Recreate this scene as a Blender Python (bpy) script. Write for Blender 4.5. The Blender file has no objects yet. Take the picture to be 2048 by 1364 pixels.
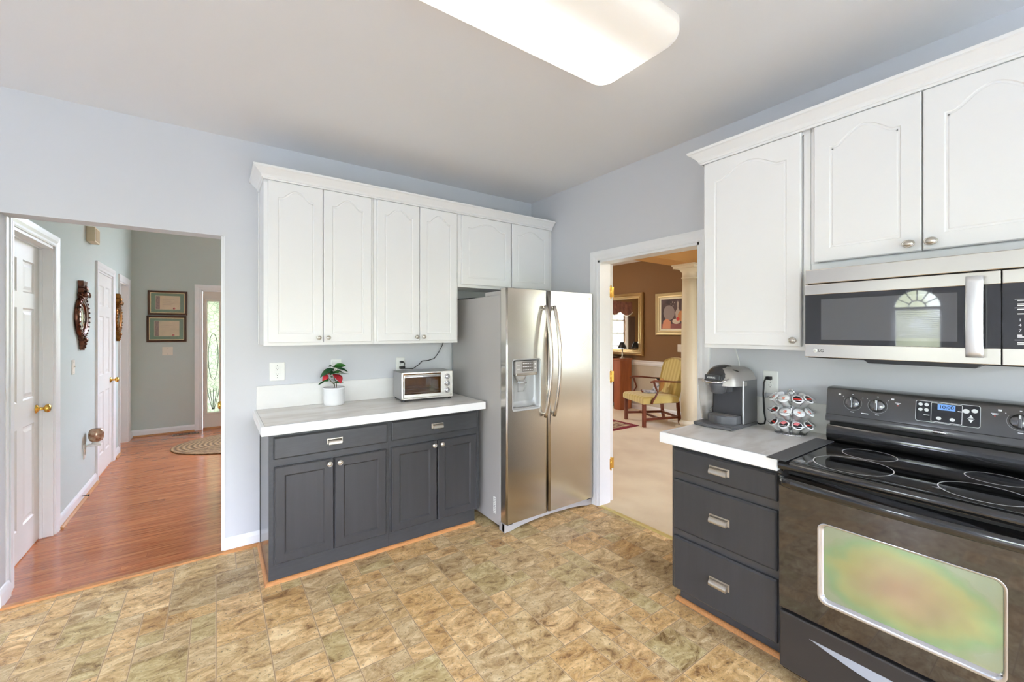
import bpy, bmesh, math, random
from mathutils import Vector, Matrix
from math import pi, sin, cos, radians

SC = bpy.context.scene
COL = SC.collection

# ---------------------------------------------------------------- camera
YAW = 0.6152
cam_d = bpy.data.cameras.new('camera')
cam_d.sensor_width = 36.0
cam_d.lens = 836.6 / 2048 * 36.0
cam_d.shift_y = -20.5 / 2048
cam_d.clip_start = 0.02
cam = bpy.data.objects.new('camera', cam_d)
cam.location = (0, 0, 1.46)
cam.rotation_euler = (pi / 2, 0, -YAW)
COL.objects.link(cam)
SC.camera = cam

# ---------------------------------------------------------------- exposure
SC.view_settings.view_transform = 'Standard'
SC.view_settings.look = 'None'
SC.view_settings.exposure = 0.12
SC.view_settings.gamma = 1.0
SC.view_settings.use_curve_mapping = False
SC.cycles.max_bounces = 10
SC.cycles.diffuse_bounces = 6
SC.cycles.glossy_bounces = 5
SC.cycles.transmission_bounces = 6
SC.cycles.transparent_max_bounces = 8
SC.cycles.sample_clamp_indirect = 8.0
SC.cycles.caustics_reflective = False
SC.cycles.caustics_refractive = False

# ---------------------------------------------------------------- world (daylight outside)
W = bpy.data.worlds.new('daylight')
SC.world = W
W.use_nodes = True
nt = W.node_tree
nt.nodes.clear()
def wn(t, **k):
    n = nt.nodes.new(t)
    for a, b in k.items(): setattr(n, a, b)
    return n
w_out = wn('ShaderNodeOutputWorld'); w_bg = wn('ShaderNodeBackground')
w_tc = wn('ShaderNodeTexCoord'); w_sep = wn('ShaderNodeSeparateXYZ')
w_noise = wn('ShaderNodeTexNoise'); w_noise.inputs['Scale'].default_value = 14; w_noise.inputs['Detail'].default_value = 8
w_add = wn('ShaderNodeMath', operation='MULTIPLY_ADD')
w_add.inputs[1].default_value = 0.35; 
w_ramp = wn('ShaderNodeValToRGB')
el = w_ramp.color_ramp.elements
el[0].position = 0.10; el[0].color = (0.17, 0.19, 0.13, 1)
el[1].position = 0.42; el[1].color = (0.885, 0.96, 1.20, 1)
e = el.new(0.24); e.color = (0.38, 0.42, 0.32, 1)
e = el.new(0.34); e.color = (0.76, 0.84, 1.02, 1)
nt.links.new(w_tc.outputs['Generated'], w_sep.inputs[0])
nt.links.new(w_tc.outputs['Generated'], w_noise.inputs['Vector'])
nt.links.new(w_noise.outputs['Fac'], w_add.inputs[0])
nt.links.new(w_sep.outputs['Z'], w_add.inputs[2])
nt.links.new(w_add.outputs[0], w_ramp.inputs[0])
nt.links.new(w_ramp.outputs[0], w_bg.inputs[0])
nt.links.new(w_bg.outputs[0], w_out.inputs[0])
w_bg.inputs[1].default_value = 26.0

def window_light(name, loc, rot, sx, sy):
    # light portal: helps the renderer find daylight coming in through a window
    l = bpy.data.lights.new(name, 'AREA'); l.shape = 'RECTANGLE'; l.size = sx; l.size_y = sy
    l.cycles.is_portal = True
    o = bpy.data.objects.new(name, l); o.location = loc; o.rotation_euler = rot
    COL.objects.link(o)
# kitchen side
window_light('daylight_patio', (0.9, -3.15, 1.06), (-pi/2, 0, 0), 2.4, 2.1)
window_light('daylight_south', (-3.2, -3.15, 1.45), (-pi/2, 0, 0), 2.6, 1.5)
window_light('daylight_west', (-5.35, -1.2, 1.4), (0, -pi/2, 0), 1.6, 2.4)
window_light('daylight_arch', (-5.35, 1.82, 1.53), (0, -pi/2, 0), 1.3, 0.64)
# living side
window_light('daylight_living', (5.3, -1.75, 1.45), (-pi/2, 0, 0), 1.8, 1.7)
window_light('daylight_dining', (4.05, 7.85, 1.4), (pi/2, 0, 0), 1.1, 1.4)
window_light('daylight_entry', (-0.03, 7.95, 1.1), (pi/2, 0, 0), 0.2, 1.8)
window_light('daylight_foyer', (1.2, 7.85, 2.05), (pi/2, 0, 0), 1.6, 2.3)

def lamp(name, loc, power, col, r=0.08):
    l = bpy.data.lights.new(name, 'POINT'); l.energy = power; l.color = col; l.shadow_soft_size = r
    o = bpy.data.objects.new(name, l); o.location = loc; COL.objects.link(o)
    return o

lamp('foyer_lamp_light', (0.7, 5.6, 3.12), 26, (1.0, 0.76, 0.50), 0.1)
lamp('dining_fill_light', (4.6, 5.6, 2.2), 45, (1.0, 0.84, 0.66), 0.15)  # fill light without a fixture, added to brighten the dining room
lamp('living_fill_light', (4.6, 0.6, 2.3), 30, (1.0, 0.88, 0.74), 0.15)  # added fill, no lamp stands here; lifts the living room
# ---------------------------------------------------------------- colour and material helpers
def lin(v):
    v /= 255.0
    return v / 12.92 if v <= 0.04045 else ((v + 0.055) / 1.055) ** 2.4
def C(r, g, b): return (lin(r), lin(g), lin(b), 1)
MATS = {}
def mat(name, col, rough=0.5, metal=0.0, spec=0.5, coat=0.0, bump=0.0, bscale=60, stretch=(1, 1, 1),
        var=0.0, vscale=8, col2=None, aniso=0.0, emit=None, estr=0.0, trans=0.0, ior=1.45, alpha=1.0, bdist=0.002, sheen=0.0):
    if name in MATS: return MATS[name]
    m = bpy.data.materials.new(name); m.use_nodes = True
    n = m.node_tree.nodes; L = m.node_tree.links
    p = n['Principled BSDF']
    p.inputs['Base Color'].default_value = col
    p.inputs['Roughness'].default_value = rough
    p.inputs['Metallic'].default_value = metal
    p.inputs['Specular IOR Level'].default_value = spec
    p.inputs['Coat Weight'].default_value = coat
    p.inputs['Coat Roughness'].default_value = 0.05
    p.inputs['Transmission Weight'].default_value = trans
    p.inputs['IOR'].default_value = ior
    p.inputs['Alpha'].default_value = alpha
    p.inputs['Sheen Weight'].default_value = sheen
    if emit:
        p.inputs['Emission Color'].default_value = emit; p.inputs['Emission Strength'].default_value = estr
    tc = mp = None
    def coord():
        nonlocal tc, mp
        if tc is None:
            tc = n.new('ShaderNodeTexCoord'); mp = n.new('ShaderNodeMapping')
            mp.inputs['Scale'].default_value = stretch
            L.new(tc.outputs['Object'], mp.inputs[0])
        return mp.outputs[0]
    if var > 0 or col2:
        t = n.new('ShaderNodeTexNoise'); t.inputs['Scale'].default_value = vscale; t.inputs['Detail'].default_value = 6
        L.new(coord(), t.inputs['Vector'])
        mx = n.new('ShaderNodeMix'); mx.data_type = 'RGBA'
        c2 = col2 or tuple(min(1, x * (1 - var)) for x in col[:3]) + (1,)
        mx.inputs['A'].default_value = col; mx.inputs['B'].default_value = c2
        r = n.new('ShaderNodeValToRGB'); r.color_ramp.elements[0].position = 0.35; r.color_ramp.elements[1].position = 0.65
        L.new(t.outputs['Fac'], r.inputs[0]); L.new(r.outputs[0], mx.inputs['Factor'])
        L.new(mx.outputs['Result'], p.inputs['Base Color'])
    if bump > 0:
        t = n.new('ShaderNodeTexNoise'); t.inputs['Scale'].default_value = bscale; t.inputs['Detail'].default_value = 4
        L.new(coord(), t.inputs['Vector'])
        b = n.new('ShaderNodeBump'); b.inputs['Strength'].default_value = bump; b.inputs['Distance'].default_value = bdist
        L.new(t.outputs['Fac'], b.inputs['Height']); L.new(b.outputs[0], p.inputs['Normal'])
    if aniso:
        p.inputs['Anisotropic'].default_value = aniso
        p.inputs['Anisotropic Rotation'].default_value = 0.0
        tg = n.new('ShaderNodeTangent'); tg.direction_type = 'RADIAL'; tg.axis = 'Z'
        L.new(tg.outputs[0], p.inputs['Tangent'])
    MATS[name] = m
    return m

# ---------------------------------------------------------------- mesh helpers
ORG = {}
I4 = Matrix.Identity(4)
class B:
    """collects geometry for ONE mesh object"""
    def __init__(s, T=None):
        s.bm = bmesh.new(); s.T = T or I4; s.mi = 0
    def v(s, p): return s.bm.verts.new(s.T @ Vector(p))
    def face(s, vs, smooth=False):
        try:
            f = s.bm.faces.new(vs); f.material_index = s.mi; f.smooth = smooth; return f
        except ValueError: return None
    def poly(s, pts, smooth=False): return s.face([s.v(p) for p in pts], smooth)
    def box(s, a, b, bev=0.0, seg=2, T=None):
        x0, y0, z0 = a; x1, y1, z1 = b
        x0, x1 = sorted((x0, x1)); y0, y1 = sorted((y0, y1)); z0, z1 = sorted((z0, z1))
        t = bmesh.new()
        bmesh.ops.create_cube(t, size=1)
        for v in t.verts:
            v.co = Vector(((x0 + x1) / 2 + v.co.x * (x1 - x0), (y0 + y1) / 2 + v.co.y * (y1 - y0), (z0 + z1) / 2 + v.co.z * (z1 - z0)))
        if bev > 0:
            bev = min(bev, 0.49 * min(x1 - x0, y1 - y0, z1 - z0))
            bmesh.ops.bevel(t, geom=list(t.edges), offset=bev, segments=seg, profile=0.5, affect='EDGES')
        s.merge(t, T, smooth=False)
        return s
    def merge(s, t, T=None, smooth=None):
        M = s.T @ (T or I4)
        mp = {}
        for v in t.verts: mp[v] = s.bm.verts.new(M @ v.co)
        for f in t.faces:
            g = s.face([mp[v] for v in f.verts])
            if g: g.smooth = f.smooth if smooth is None else smooth
        t.free()
    def rings(s, rings, caps=True, smooth=True, closed=True):
        R = [[s.v(p) for p in r] for r in rings]
        n = len(R[0])
        for i in range(len(R) - 1):
            for j in range(n if closed else n - 1):
                k = (j + 1) % n
                s.face([R[i][j], R[i][k], R[i + 1][k], R[i + 1][j]], smooth)
        if caps:
            s.face(R[0][::-1]); s.face(R[-1])
        return s
    def lathe(s, prof, seg=24, M=None, caps=True, smooth=True, sx=1, sy=1):
        """prof: (r, z) pairs; M maps local z axis"""
        M = M or I4
        rs = []
        for r, z in prof:
            r = max(r, 1e-4)
            rs.append([M @ Vector((r * sx * cos(2 * pi * k / seg), r * sy * sin(2 * pi * k / seg), z)) for k in range(seg)])
        return s.rings(rs, caps, smooth)
    def tube(s, pts, r, seg=10, caps=True, smooth=True, flat=1.0):
        pts = [Vector(p) for p in pts]
        rr = r if isinstance(r, (list, tuple)) else [r] * len(pts)
        rs = []; up = None
        for i, p in enumerate(pts):
            d = (pts[min(i + 1, len(pts) - 1)] - pts[max(i - 1, 0)]).normalized()
            if up is None:
                up = Vector((0, 0, 1)) if abs(d.z) < 0.9 else Vector((1, 0, 0))
            a = d.cross(up).normalized(); b = a.cross(d).normalized(); up = b
            rs.append([p + a * rr[i] * cos(2 * pi * k / seg) + b * rr[i] * flat * sin(2 * pi * k / seg) for k in range(seg)])
        return s.rings(rs, caps, smooth)
    def prism(s, pts2, z0, z1, M=None, smooth=False):
        """extrude polygon (x,y) from z0 to z1 in frame M"""
        M = M or I4
        a = [s.v(M @ Vector((x, y, z0))) for x, y in pts2]; b = [s.v(M @ Vector((x, y, z1))) for x, y in pts2]
        n = len(a)
        for i in range(n):
            j = (i + 1) % n; s.face([a[i], a[j], b[j], b[i]], smooth)
        s.face(a[::-1]); s.face(b)
        return s
    def ball(s, c, r, sc=(1, 1, 1), seg=16, rg=10, M=None):
        t = bmesh.new(); bmesh.ops.create_uvsphere(t, u_segments=seg, v_segments=rg, radius=r)
        s.merge(t, Matrix.Translation(c) @ (M or I4) @ Matrix.Diagonal((*sc, 1)), smooth=True)
        return s
    def sweep(s, prof, path, N, closed=False):
        """prof (a,b): a to the side d x N, b along N; mitred corners"""
        P = [Vector(p) for p in path]; N = Vector(N).normalized(); n = len(P); rs = []
        for i in range(n):
            ds = []
            if i > 0 or closed: ds.append((P[i] - P[i - 1]).normalized())
            if i < n - 1 or closed: ds.append((P[(i + 1) % n] - P[i]).normalized())
            sd = [d.cross(N).normalized() for d in ds]
            m = sum(sd, Vector()).normalized(); m = m / max(0.2, m.dot(sd[0]))
            rs.append([P[i] + m * a + N * b for a, b in prof])
        if closed: rs.append(rs[0])
        R = [[s.v(p) for p in r] for r in rs]
        k = len(prof)
        for i in range(len(R) - 1):
            for j in range(k):
                l = (j + 1) % k
                s.face([R[i][j], R[i][l], R[i + 1][l], R[i + 1][j]])
        if not closed:
            s.face(R[0][::-1]); s.face(R[-1])
        return s
    def build(s, name, m, parent=None, label=None, cat=None, group=None, kind=None, smooth_angle=None, local=False):
        bmesh.ops.recalc_face_normals(s.bm, faces=s.bm.faces)
        if smooth_angle:
            for f in s.bm.faces: f.smooth = True
            for e in s.bm.edges:
                if len(e.link_faces) == 2 and e.calc_face_angle(0) > radians(smooth_angle): e.smooth = False
        if parent is not None:
            o_ = ORG.get(parent.name, Vector())
            if not local:
                for v in s.bm.verts: v.co -= o_
            loc = Vector()
        else:
            # origin at the base centre of the thing
            if s.bm.verts:
                xs = [v.co.x for v in s.bm.verts]; ys = [v.co.y for v in s.bm.verts]; zs = [v.co.z for v in s.bm.verts]
                loc = Vector(((min(xs) + max(xs)) / 2, (min(ys) + max(ys)) / 2, min(zs)))
            else: loc = Vector()
            for v in s.bm.verts: v.co -= loc
            o_ = loc
        me = bpy.data.meshes.new(name); s.bm.to_mesh(me); s.bm.free()
        for x in (m if isinstance(m, (list, tuple)) else [m]): me.materials.append(x)
        o = bpy.data.objects.new(name, me); COL.objects.link(o)
        if parent is not None: o.parent = parent
        o.location = loc
        ORG[o.name] = (ORG.get(parent.name, Vector()) if parent is not None else o_)
        if local: ORG[o.name] = Vector()
        props(o, label, cat, group, kind)
        return o
def props(o, label=None, cat=None, group=None, kind=None):
    if label: o['label'] = label
    if cat: o['category'] = cat
    if group: o['group'] = group
    if kind: o['kind'] = kind
def thing(name, label, cat, loc, group=None, rz=None, kind=None):
    o = bpy.data.objects.new(name, None); COL.objects.link(o)
    o.empty_display_size = 0.05
    o.location = loc
    if rz is not None:
        o.rotation_euler = (0, 0, rz); ORG[o.name] = Vector()
    else: ORG[o.name] = Vector(loc)
    props(o, label, cat, group, kind)
    return o
def text(name, s_, size, m, parent, o0, xd, up, ext=0.0006, label=None, align='CENTER', squash=1.0, local=False):
    cu = bpy.data.curves.new('t', 'FONT'); cu.body = s_; cu.size = size; cu.extrude = ext
    cu.align_x = align; cu.align_y = 'CENTER'
    to = bpy.data.objects.new('t', cu); COL.objects.link(to)
    dg = bpy.context.evaluated_depsgraph_get()
    me = bpy.data.meshes.new_from_object(to.evaluated_get(dg))
    bpy.data.objects.remove(to); bpy.data.curves.remove(cu)
    xd = Vector(xd).normalized(); up = Vector(up).normalized(); nz = xd.cross(up)
    M = Matrix((( xd.x, up.x, nz.x, o0[0]), (xd.y, up.y, nz.y, o0[1]), (xd.z, up.z, nz.z, o0[2]), (0, 0, 0, 1))) @ Matrix.Diagonal((squash, 1, 1, 1))
    me.transform(M)
    if parent is not None and not local:
        me.transform(Matrix.Translation(-ORG.get(parent.name, Vector())))
    me.materials.clear(); me.materials.append(m)
    me.name = name
    o = bpy.data.objects.new(name, me); COL.objects.link(o); o.parent = parent
    if label: o['label'] = label
    return o
def marks(name, T, m, parent, boxes):
    for a, c in boxes: B(T).box(a, c).build(name, m, parent)
def copy_tree(o, parent=None, mapf=None):
    c = o.copy(); COL.objects.link(c)
    if parent is not None: c.parent = parent
    for ch in [x for x in bpy.data.objects if x.parent == o]:
        copy_tree(ch, c)
    return c
def frame_T(xf, y0, right=False):
    """cabinet-local frame: x to the right when facing the wall, y into the wall, front at y=0"""
    if right: return Matrix.Translation((xf, y0, 0)) @ Matrix.Rotation(-pi / 2, 4, 'Z')
    return Matrix.Translation((xf, y0, 0))
def rrect(x0, x1, z0, z1, r, n=6):
    pts = []
    for cx, cz, a0 in ((x1 - r, z1 - r, 0), (x0 + r, z1 - r, pi / 2), (x0 + r, z0 + r, pi), (x1 - r, z0 + r, 1.5 * pi)):
        for k in range(n + 1):
            a = a0 + pi / 2 * k / n; pts.append((cx + r * cos(a), cz + r * sin(a)))
    return pts
XZ = Matrix.Rotation(pi / 2, 4, 'X')   # (x,y)->(x,z), extrude +z -> -y

# ---------------------------------------------------------------- materials
M_wall = mat('blue_grey_wall_paint', C(212, 213, 217), 0.75, bump=0.08, bscale=500, bdist=0.0005)
M_hall = mat('wall_paint_green_light_tint', C(198, 208, 204), 0.75, bump=0.08, bscale=500, bdist=0.0005)  # green light tint put into the wall paint, offsets pink floor bounce
M_ceil = mat('ceiling_white', C(232, 232, 234), 0.9)
M_trim = mat('white_trim_gloss', C(242, 243, 245), 0.3, var=0.02)
M_white = mat('white_cabinet_paint', C(240, 240, 240), 0.32, spec=0.4, bump=0.04, bscale=40, stretch=(1, 1, 0.15))
M_char = mat('charcoal_cabinet_paint', C(66, 67, 69), 0.27, spec=0.5, bump=0.35, bscale=30, stretch=(1, 1, 8), bdist=0.0012, var=0.12, vscale=12)
M_charv = mat('charcoal_door_paint', C(62, 62, 64), 0.28, spec=0.5, bump=0.3, bscale=60, stretch=(8, 8, 0.5), bdist=0.001, var=0.1, vscale=6)
M_chars = mat('charcoal_side_gloss', C(66, 67, 70), 0.16, spec=0.8)
M_dark = mat('shadow_gap_black', (0.01, 0.01, 0.01, 1), 0.8)
M_pewter = mat('brushed_nickel', C(196, 190, 180), 0.3, metal=1.0)
M_steel = mat('brushed_stainless', C(206, 201, 193), 0.24, metal=1.0, aniso=0.8, var=0.03, vscale=3)
M_steel2 = mat('satin_stainless', C(208, 202, 194), 0.27, metal=1.0)
M_fside = mat('grey_painted_steel', C(176, 173, 171), 0.3, spec=0.5)
M_silver = mat('silver_plastic', C(190, 192, 194), 0.35, metal=0.35)
M_blk = mat('black_enamel', C(22, 22, 23), 0.09, spec=0.8, coat=0.5)
M_blkglass = mat('black_glass', C(12, 12, 13), 0.03, spec=0.9, coat=0.3)
M_blkplas = mat('black_plastic', C(32, 32, 34), 0.35)
M_mwglass = mat('smoked_door_glass', C(44, 44, 46), 0.02, spec=0.9)
M_wmark = mat('white_print', C(235, 235, 235), 0.5)
M_gmark = mat('grey_print', C(150, 150, 150), 0.5)
M_rmark = mat('red_print', C(200, 60, 50), 0.5)
M_brass = mat('polished_brass', C(232, 188, 96), 0.18, metal=1.0)
M_plastic = mat('white_plastic', C(240, 240, 236), 0.35)
M_ivory = mat('ivory_plastic', C(232, 226, 214), 0.4)
M_cord = mat('black_cord', C(28, 28, 30), 0.5)
M_oak = mat('orange_oak_trim', C(200, 140, 86), 0.35, bump=0.1, bscale=20, var=0.25, vscale=25, stretch=(1, 6, 6))
M_glass = mat('clear_window_glass', (1, 1, 1, 1), 0.0, spec=0.5, alpha=0.12)
M_chrome = mat('chrome', C(225, 225, 228), 0.08, metal=1.0)

def counter_mat():
    m = bpy.data.materials.new('marble_look_tile'); m.use_nodes = True
    n = m.node_tree.nodes; L = m.node_tree.links; p = n['Principled BSDF']
    tc = n.new('ShaderNodeTexCoord'); mp = n.new('ShaderNodeMapping'); mp.inputs['Rotation'].default_value = (0, 0, 0.12); mp.inputs['Scale'].default_value = (1.2, 5, 2)
    L.new(tc.outputs['Object'], mp.inputs[0])
    t = n.new('ShaderNodeTexNoise'); t.inputs['Scale'].default_value = 2.2; t.inputs['Detail'].default_value = 9; t.inputs['Distortion'].default_value = 0.6
    L.new(mp.outputs[0], t.inputs['Vector'])
    r = n.new('ShaderNodeValToRGB'); e = r.color_ramp.elements
    e[0].position = 0.36; e[0].color = C(216, 211, 205); e[1].position = 0.58; e[1].color = C(239, 237, 234)
    x = e.new(0.47); x.color = C(231, 227, 222)
    L.new(t.outputs['Fac'], r.inputs[0])
    # grout from the tile-edge distances kept in two uv maps
    ua = n.new('ShaderNodeUVMap'); ua.uv_map = 'lo'; ub = n.new('ShaderNodeUVMap'); ub.uv_map = 'hi'
    mn = n.new('ShaderNodeVectorMath'); mn.operation = 'MINIMUM'
    L.new(ua.outputs[0], mn.inputs[0]); L.new(ub.outputs[0], mn.inputs[1])
    sp = n.new('ShaderNodeSeparateXYZ'); L.new(mn.outputs[0], sp.inputs[0])
    m2 = n.new('ShaderNodeMath'); m2.operation = 'MINIMUM'; L.new(sp.outputs[0], m2.inputs[0]); L.new(sp.outputs[1], m2.inputs[1])
    lt = n.new('ShaderNodeMath'); lt.operation = 'LESS_THAN'; lt.inputs[1].default_value = 0.0016; L.new(m2.outputs[0], lt.inputs[0])
    mx = n.new('ShaderNodeMix'); mx.data_type = 'RGBA'; mx.inputs['B'].default_value = C(240, 238, 234)
    L.new(lt.outputs[0], mx.inputs['Factor']); L.new(r.outputs[0], mx.inputs['A']); L.new(mx.outputs['Result'], p.inputs['Base Color'])
    p.inputs['Roughness'].default_value = 0.28
    return m
M_tile = counter_mat()
M_edge = mat('white_edge_tile', C(244, 244, 245), 0.22)

def tile_floor_mat():
    m = bpy.data.materials.new('vinyl_stone_tile'); m.use_nodes = True
    n = m.node_tree.nodes; L = m.node_tree.links; p = n['Principled BSDF']
    def N(t, **k):
        x = n.new(t)
        for a, b in k.items(): setattr(x, a, b)
        return x
    tc = N('ShaderNodeTexCoord')
    rnd = N('ShaderNodeAttribute'); rnd.attribute_name = 'tile_rand'
    off = N('ShaderNodeVectorMath', operation='MULTIPLY_ADD'); off.inputs[1].default_value = (9, 7, 5)
    L.new(rnd.outputs['Color'], off.inputs[0]); L.new(tc.outputs['Object'], off.inputs[2])
    n1 = N('ShaderNodeTexNoise'); n1.inputs['Scale'].default_value = 9; n1.inputs['Detail'].default_value = 12; n1.inputs['Roughness'].default_value = 0.70; n1.inputs['Distortion'].default_value = 0.9
    mp = N('ShaderNodeMapping'); mp.inputs['Scale'].default_value = (1.0, 1.7, 1); mp.inputs['Rotation'].default_value = (0, 0, 0.35)
    L.new(off.outputs[0], mp.inputs[0]); L.new(mp.outputs[0], n1.inputs['Vector'])
    r1 = N('ShaderNodeValToRGB'); e = r1.color_ramp.elements
    e[0].position = 0.34; e[0].color = C(122, 90, 52); e[1].position = 0.66; e[1].color = C(238, 218, 176)
    x = e.new(0.43); x.color = C(182, 150, 104)
    x = e.new(0.53); x.color = C(210, 182, 134)
    L.new(n1.outputs['Fac'], r1.inputs[0])
    # per-tile hue
    sp = N('ShaderNodeSeparateColor'); L.new(rnd.outputs['Color'], sp.inputs[0])
    r2 = N('ShaderNodeValToRGB'); e = r2.color_ramp.elements; r2.color_ramp.interpolation = 'CONSTANT'
    e[0].position = 0.0; e[0].color = (1.0, 1.0, 1.0, 1)
    for pos, c in ((0.2, (0.90, 0.95, 0.86, 1)), (0.34, (1.10, 0.98, 0.80, 1)), (0.50, (0.84, 0.83, 0.80, 1)), (0.60, (1.20, 1.13, 1.04, 1)), (0.76, (0.90, 0.76, 0.58, 1)), (0.83, (1.05, 1.02, 0.94, 1))):
        x = e.new(pos); x.color = c
    L.new(sp.outputs[0], r2.inputs[0])
    mu = N('ShaderNodeMix', data_type='RGBA', blend_type='MULTIPLY'); mu.inputs['Factor'].default_value = 1
    L.new(r1.outputs[0], mu.inputs['A']); L.new(r2.outputs[0], mu.inputs['B'])
    # thin light veins and dark specks
    n2 = N('ShaderNodeTexNoise'); n2.inputs['Scale'].default_value = 9; n2.inputs['Detail'].default_value = 5; n2.inputs['Distortion'].default_value = 2.2
    L.new(mp.outputs[0], n2.inputs['Vector'])
    a = N('ShaderNodeMath', operation='SUBTRACT'); a.inputs[1].default_value = 0.5; L.new(n2.outputs['Fac'], a.inputs[0])
    ab = N('ShaderNodeMath', operation='ABSOLUTE'); L.new(a.outputs[0], ab.inputs[0])
    rv = N('ShaderNodeMapRange'); rv.inputs['From Min'].default_value = 0.0; rv.inputs['From Max'].default_value = 0.012; rv.inputs['To Min'].default_value = 0.55; rv.inputs['To Max'].default_value = 0.0
    L.new(ab.outputs[0], rv.inputs[0])
    mv = N('ShaderNodeMix', data_type='RGBA'); mv.inputs['B'].default_value = C(232, 214, 180)
    L.new(rv.outputs[0], mv.inputs['Factor']); L.new(mu.outputs['Result'], mv.inputs['A'])
    n3 = N('ShaderNodeTexNoise'); n3.inputs['Scale'].default_value = 90; n3.inputs['Detail'].default_value = 4
    L.new(off.outputs[0], n3.inputs['Vector'])
    r3 = N('ShaderNodeMapRange'); r3.inputs['From Min'].default_value = 0.30; r3.inputs['From Max'].default_value = 0.40; r3.inputs['To Min'].default_value = 0.75; r3.inputs['To Max'].default_value = 0
    L.new(n3.outputs['Fac'], r3.inputs[0])
    md = N('ShaderNodeMix', data_type='RGBA'); md.inputs['B'].default_value = C(108, 84, 58)
    L.new(r3.outputs[0], md.inputs['Factor']); L.new(mv.outputs['Result'], md.inputs['A'])
    # grout
    ua = N('ShaderNodeUVMap', uv_map='lo'); ub = N('ShaderNodeUVMap', uv_map='hi')
    mn = N('ShaderNodeVectorMath', operation='MINIMUM'); L.new(ua.outputs[0], mn.inputs[0]); L.new(ub.outputs[0], mn.inputs[1])
    ss = N('ShaderNodeSeparateXYZ'); L.new(mn.outputs[0], ss.inputs[0])
    m2 = N('ShaderNodeMath', operation='MINIMUM'); L.new(ss.outputs[0], m2.inputs[0]); L.new(ss.outputs[1], m2.inputs[1])
    g = N('ShaderNodeMapRange'); g.inputs['From Min'].default_value = 0.0014; g.inputs['From Max'].default_value = 0.0026; g.inputs['To Min'].default_value = 0.85; g.inputs['To Max'].default_value = 0
    L.new(m2.outputs[0], g.inputs[0])
    mg = N('ShaderNodeMix', data_type='RGBA'); mg.inputs['B'].default_value = C(160, 128, 92)
    gl2 = N('ShaderNodeMapRange'); gl2.inputs['From Min'].default_value = 0.0030; gl2.inputs['From Max'].default_value = 0.0044; gl2.inputs['To Min'].default_value = 0.55; gl2.inputs['To Max'].default_value = 0
    L.new(m2.outputs[0], gl2.inputs[0])
    ml = N('ShaderNodeMix', data_type='RGBA'); ml.inputs['B'].default_value = C(226, 204, 166)
    L.new(gl2.outputs[0], ml.inputs['Factor']); L.new(md.outputs['Result'], ml.inputs['A'])
    L.new(g.outputs[0], mg.inputs['Factor']); L.new(ml.outputs['Result'], mg.inputs['A'])
    L.new(mg.outputs['Result'], p.inputs['Base Color'])
    p.inputs['Roughness'].default_value = 0.40
    bp = N('ShaderNodeBump'); bp.inputs['Strength'].default_value = 0.3; bp.inputs['Distance'].default_value = 0.002
    L.new(n1.outputs['Fac'], bp.inputs['Height']); L.new(bp.outputs[0], p.inputs['Normal'])
    return m
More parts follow.
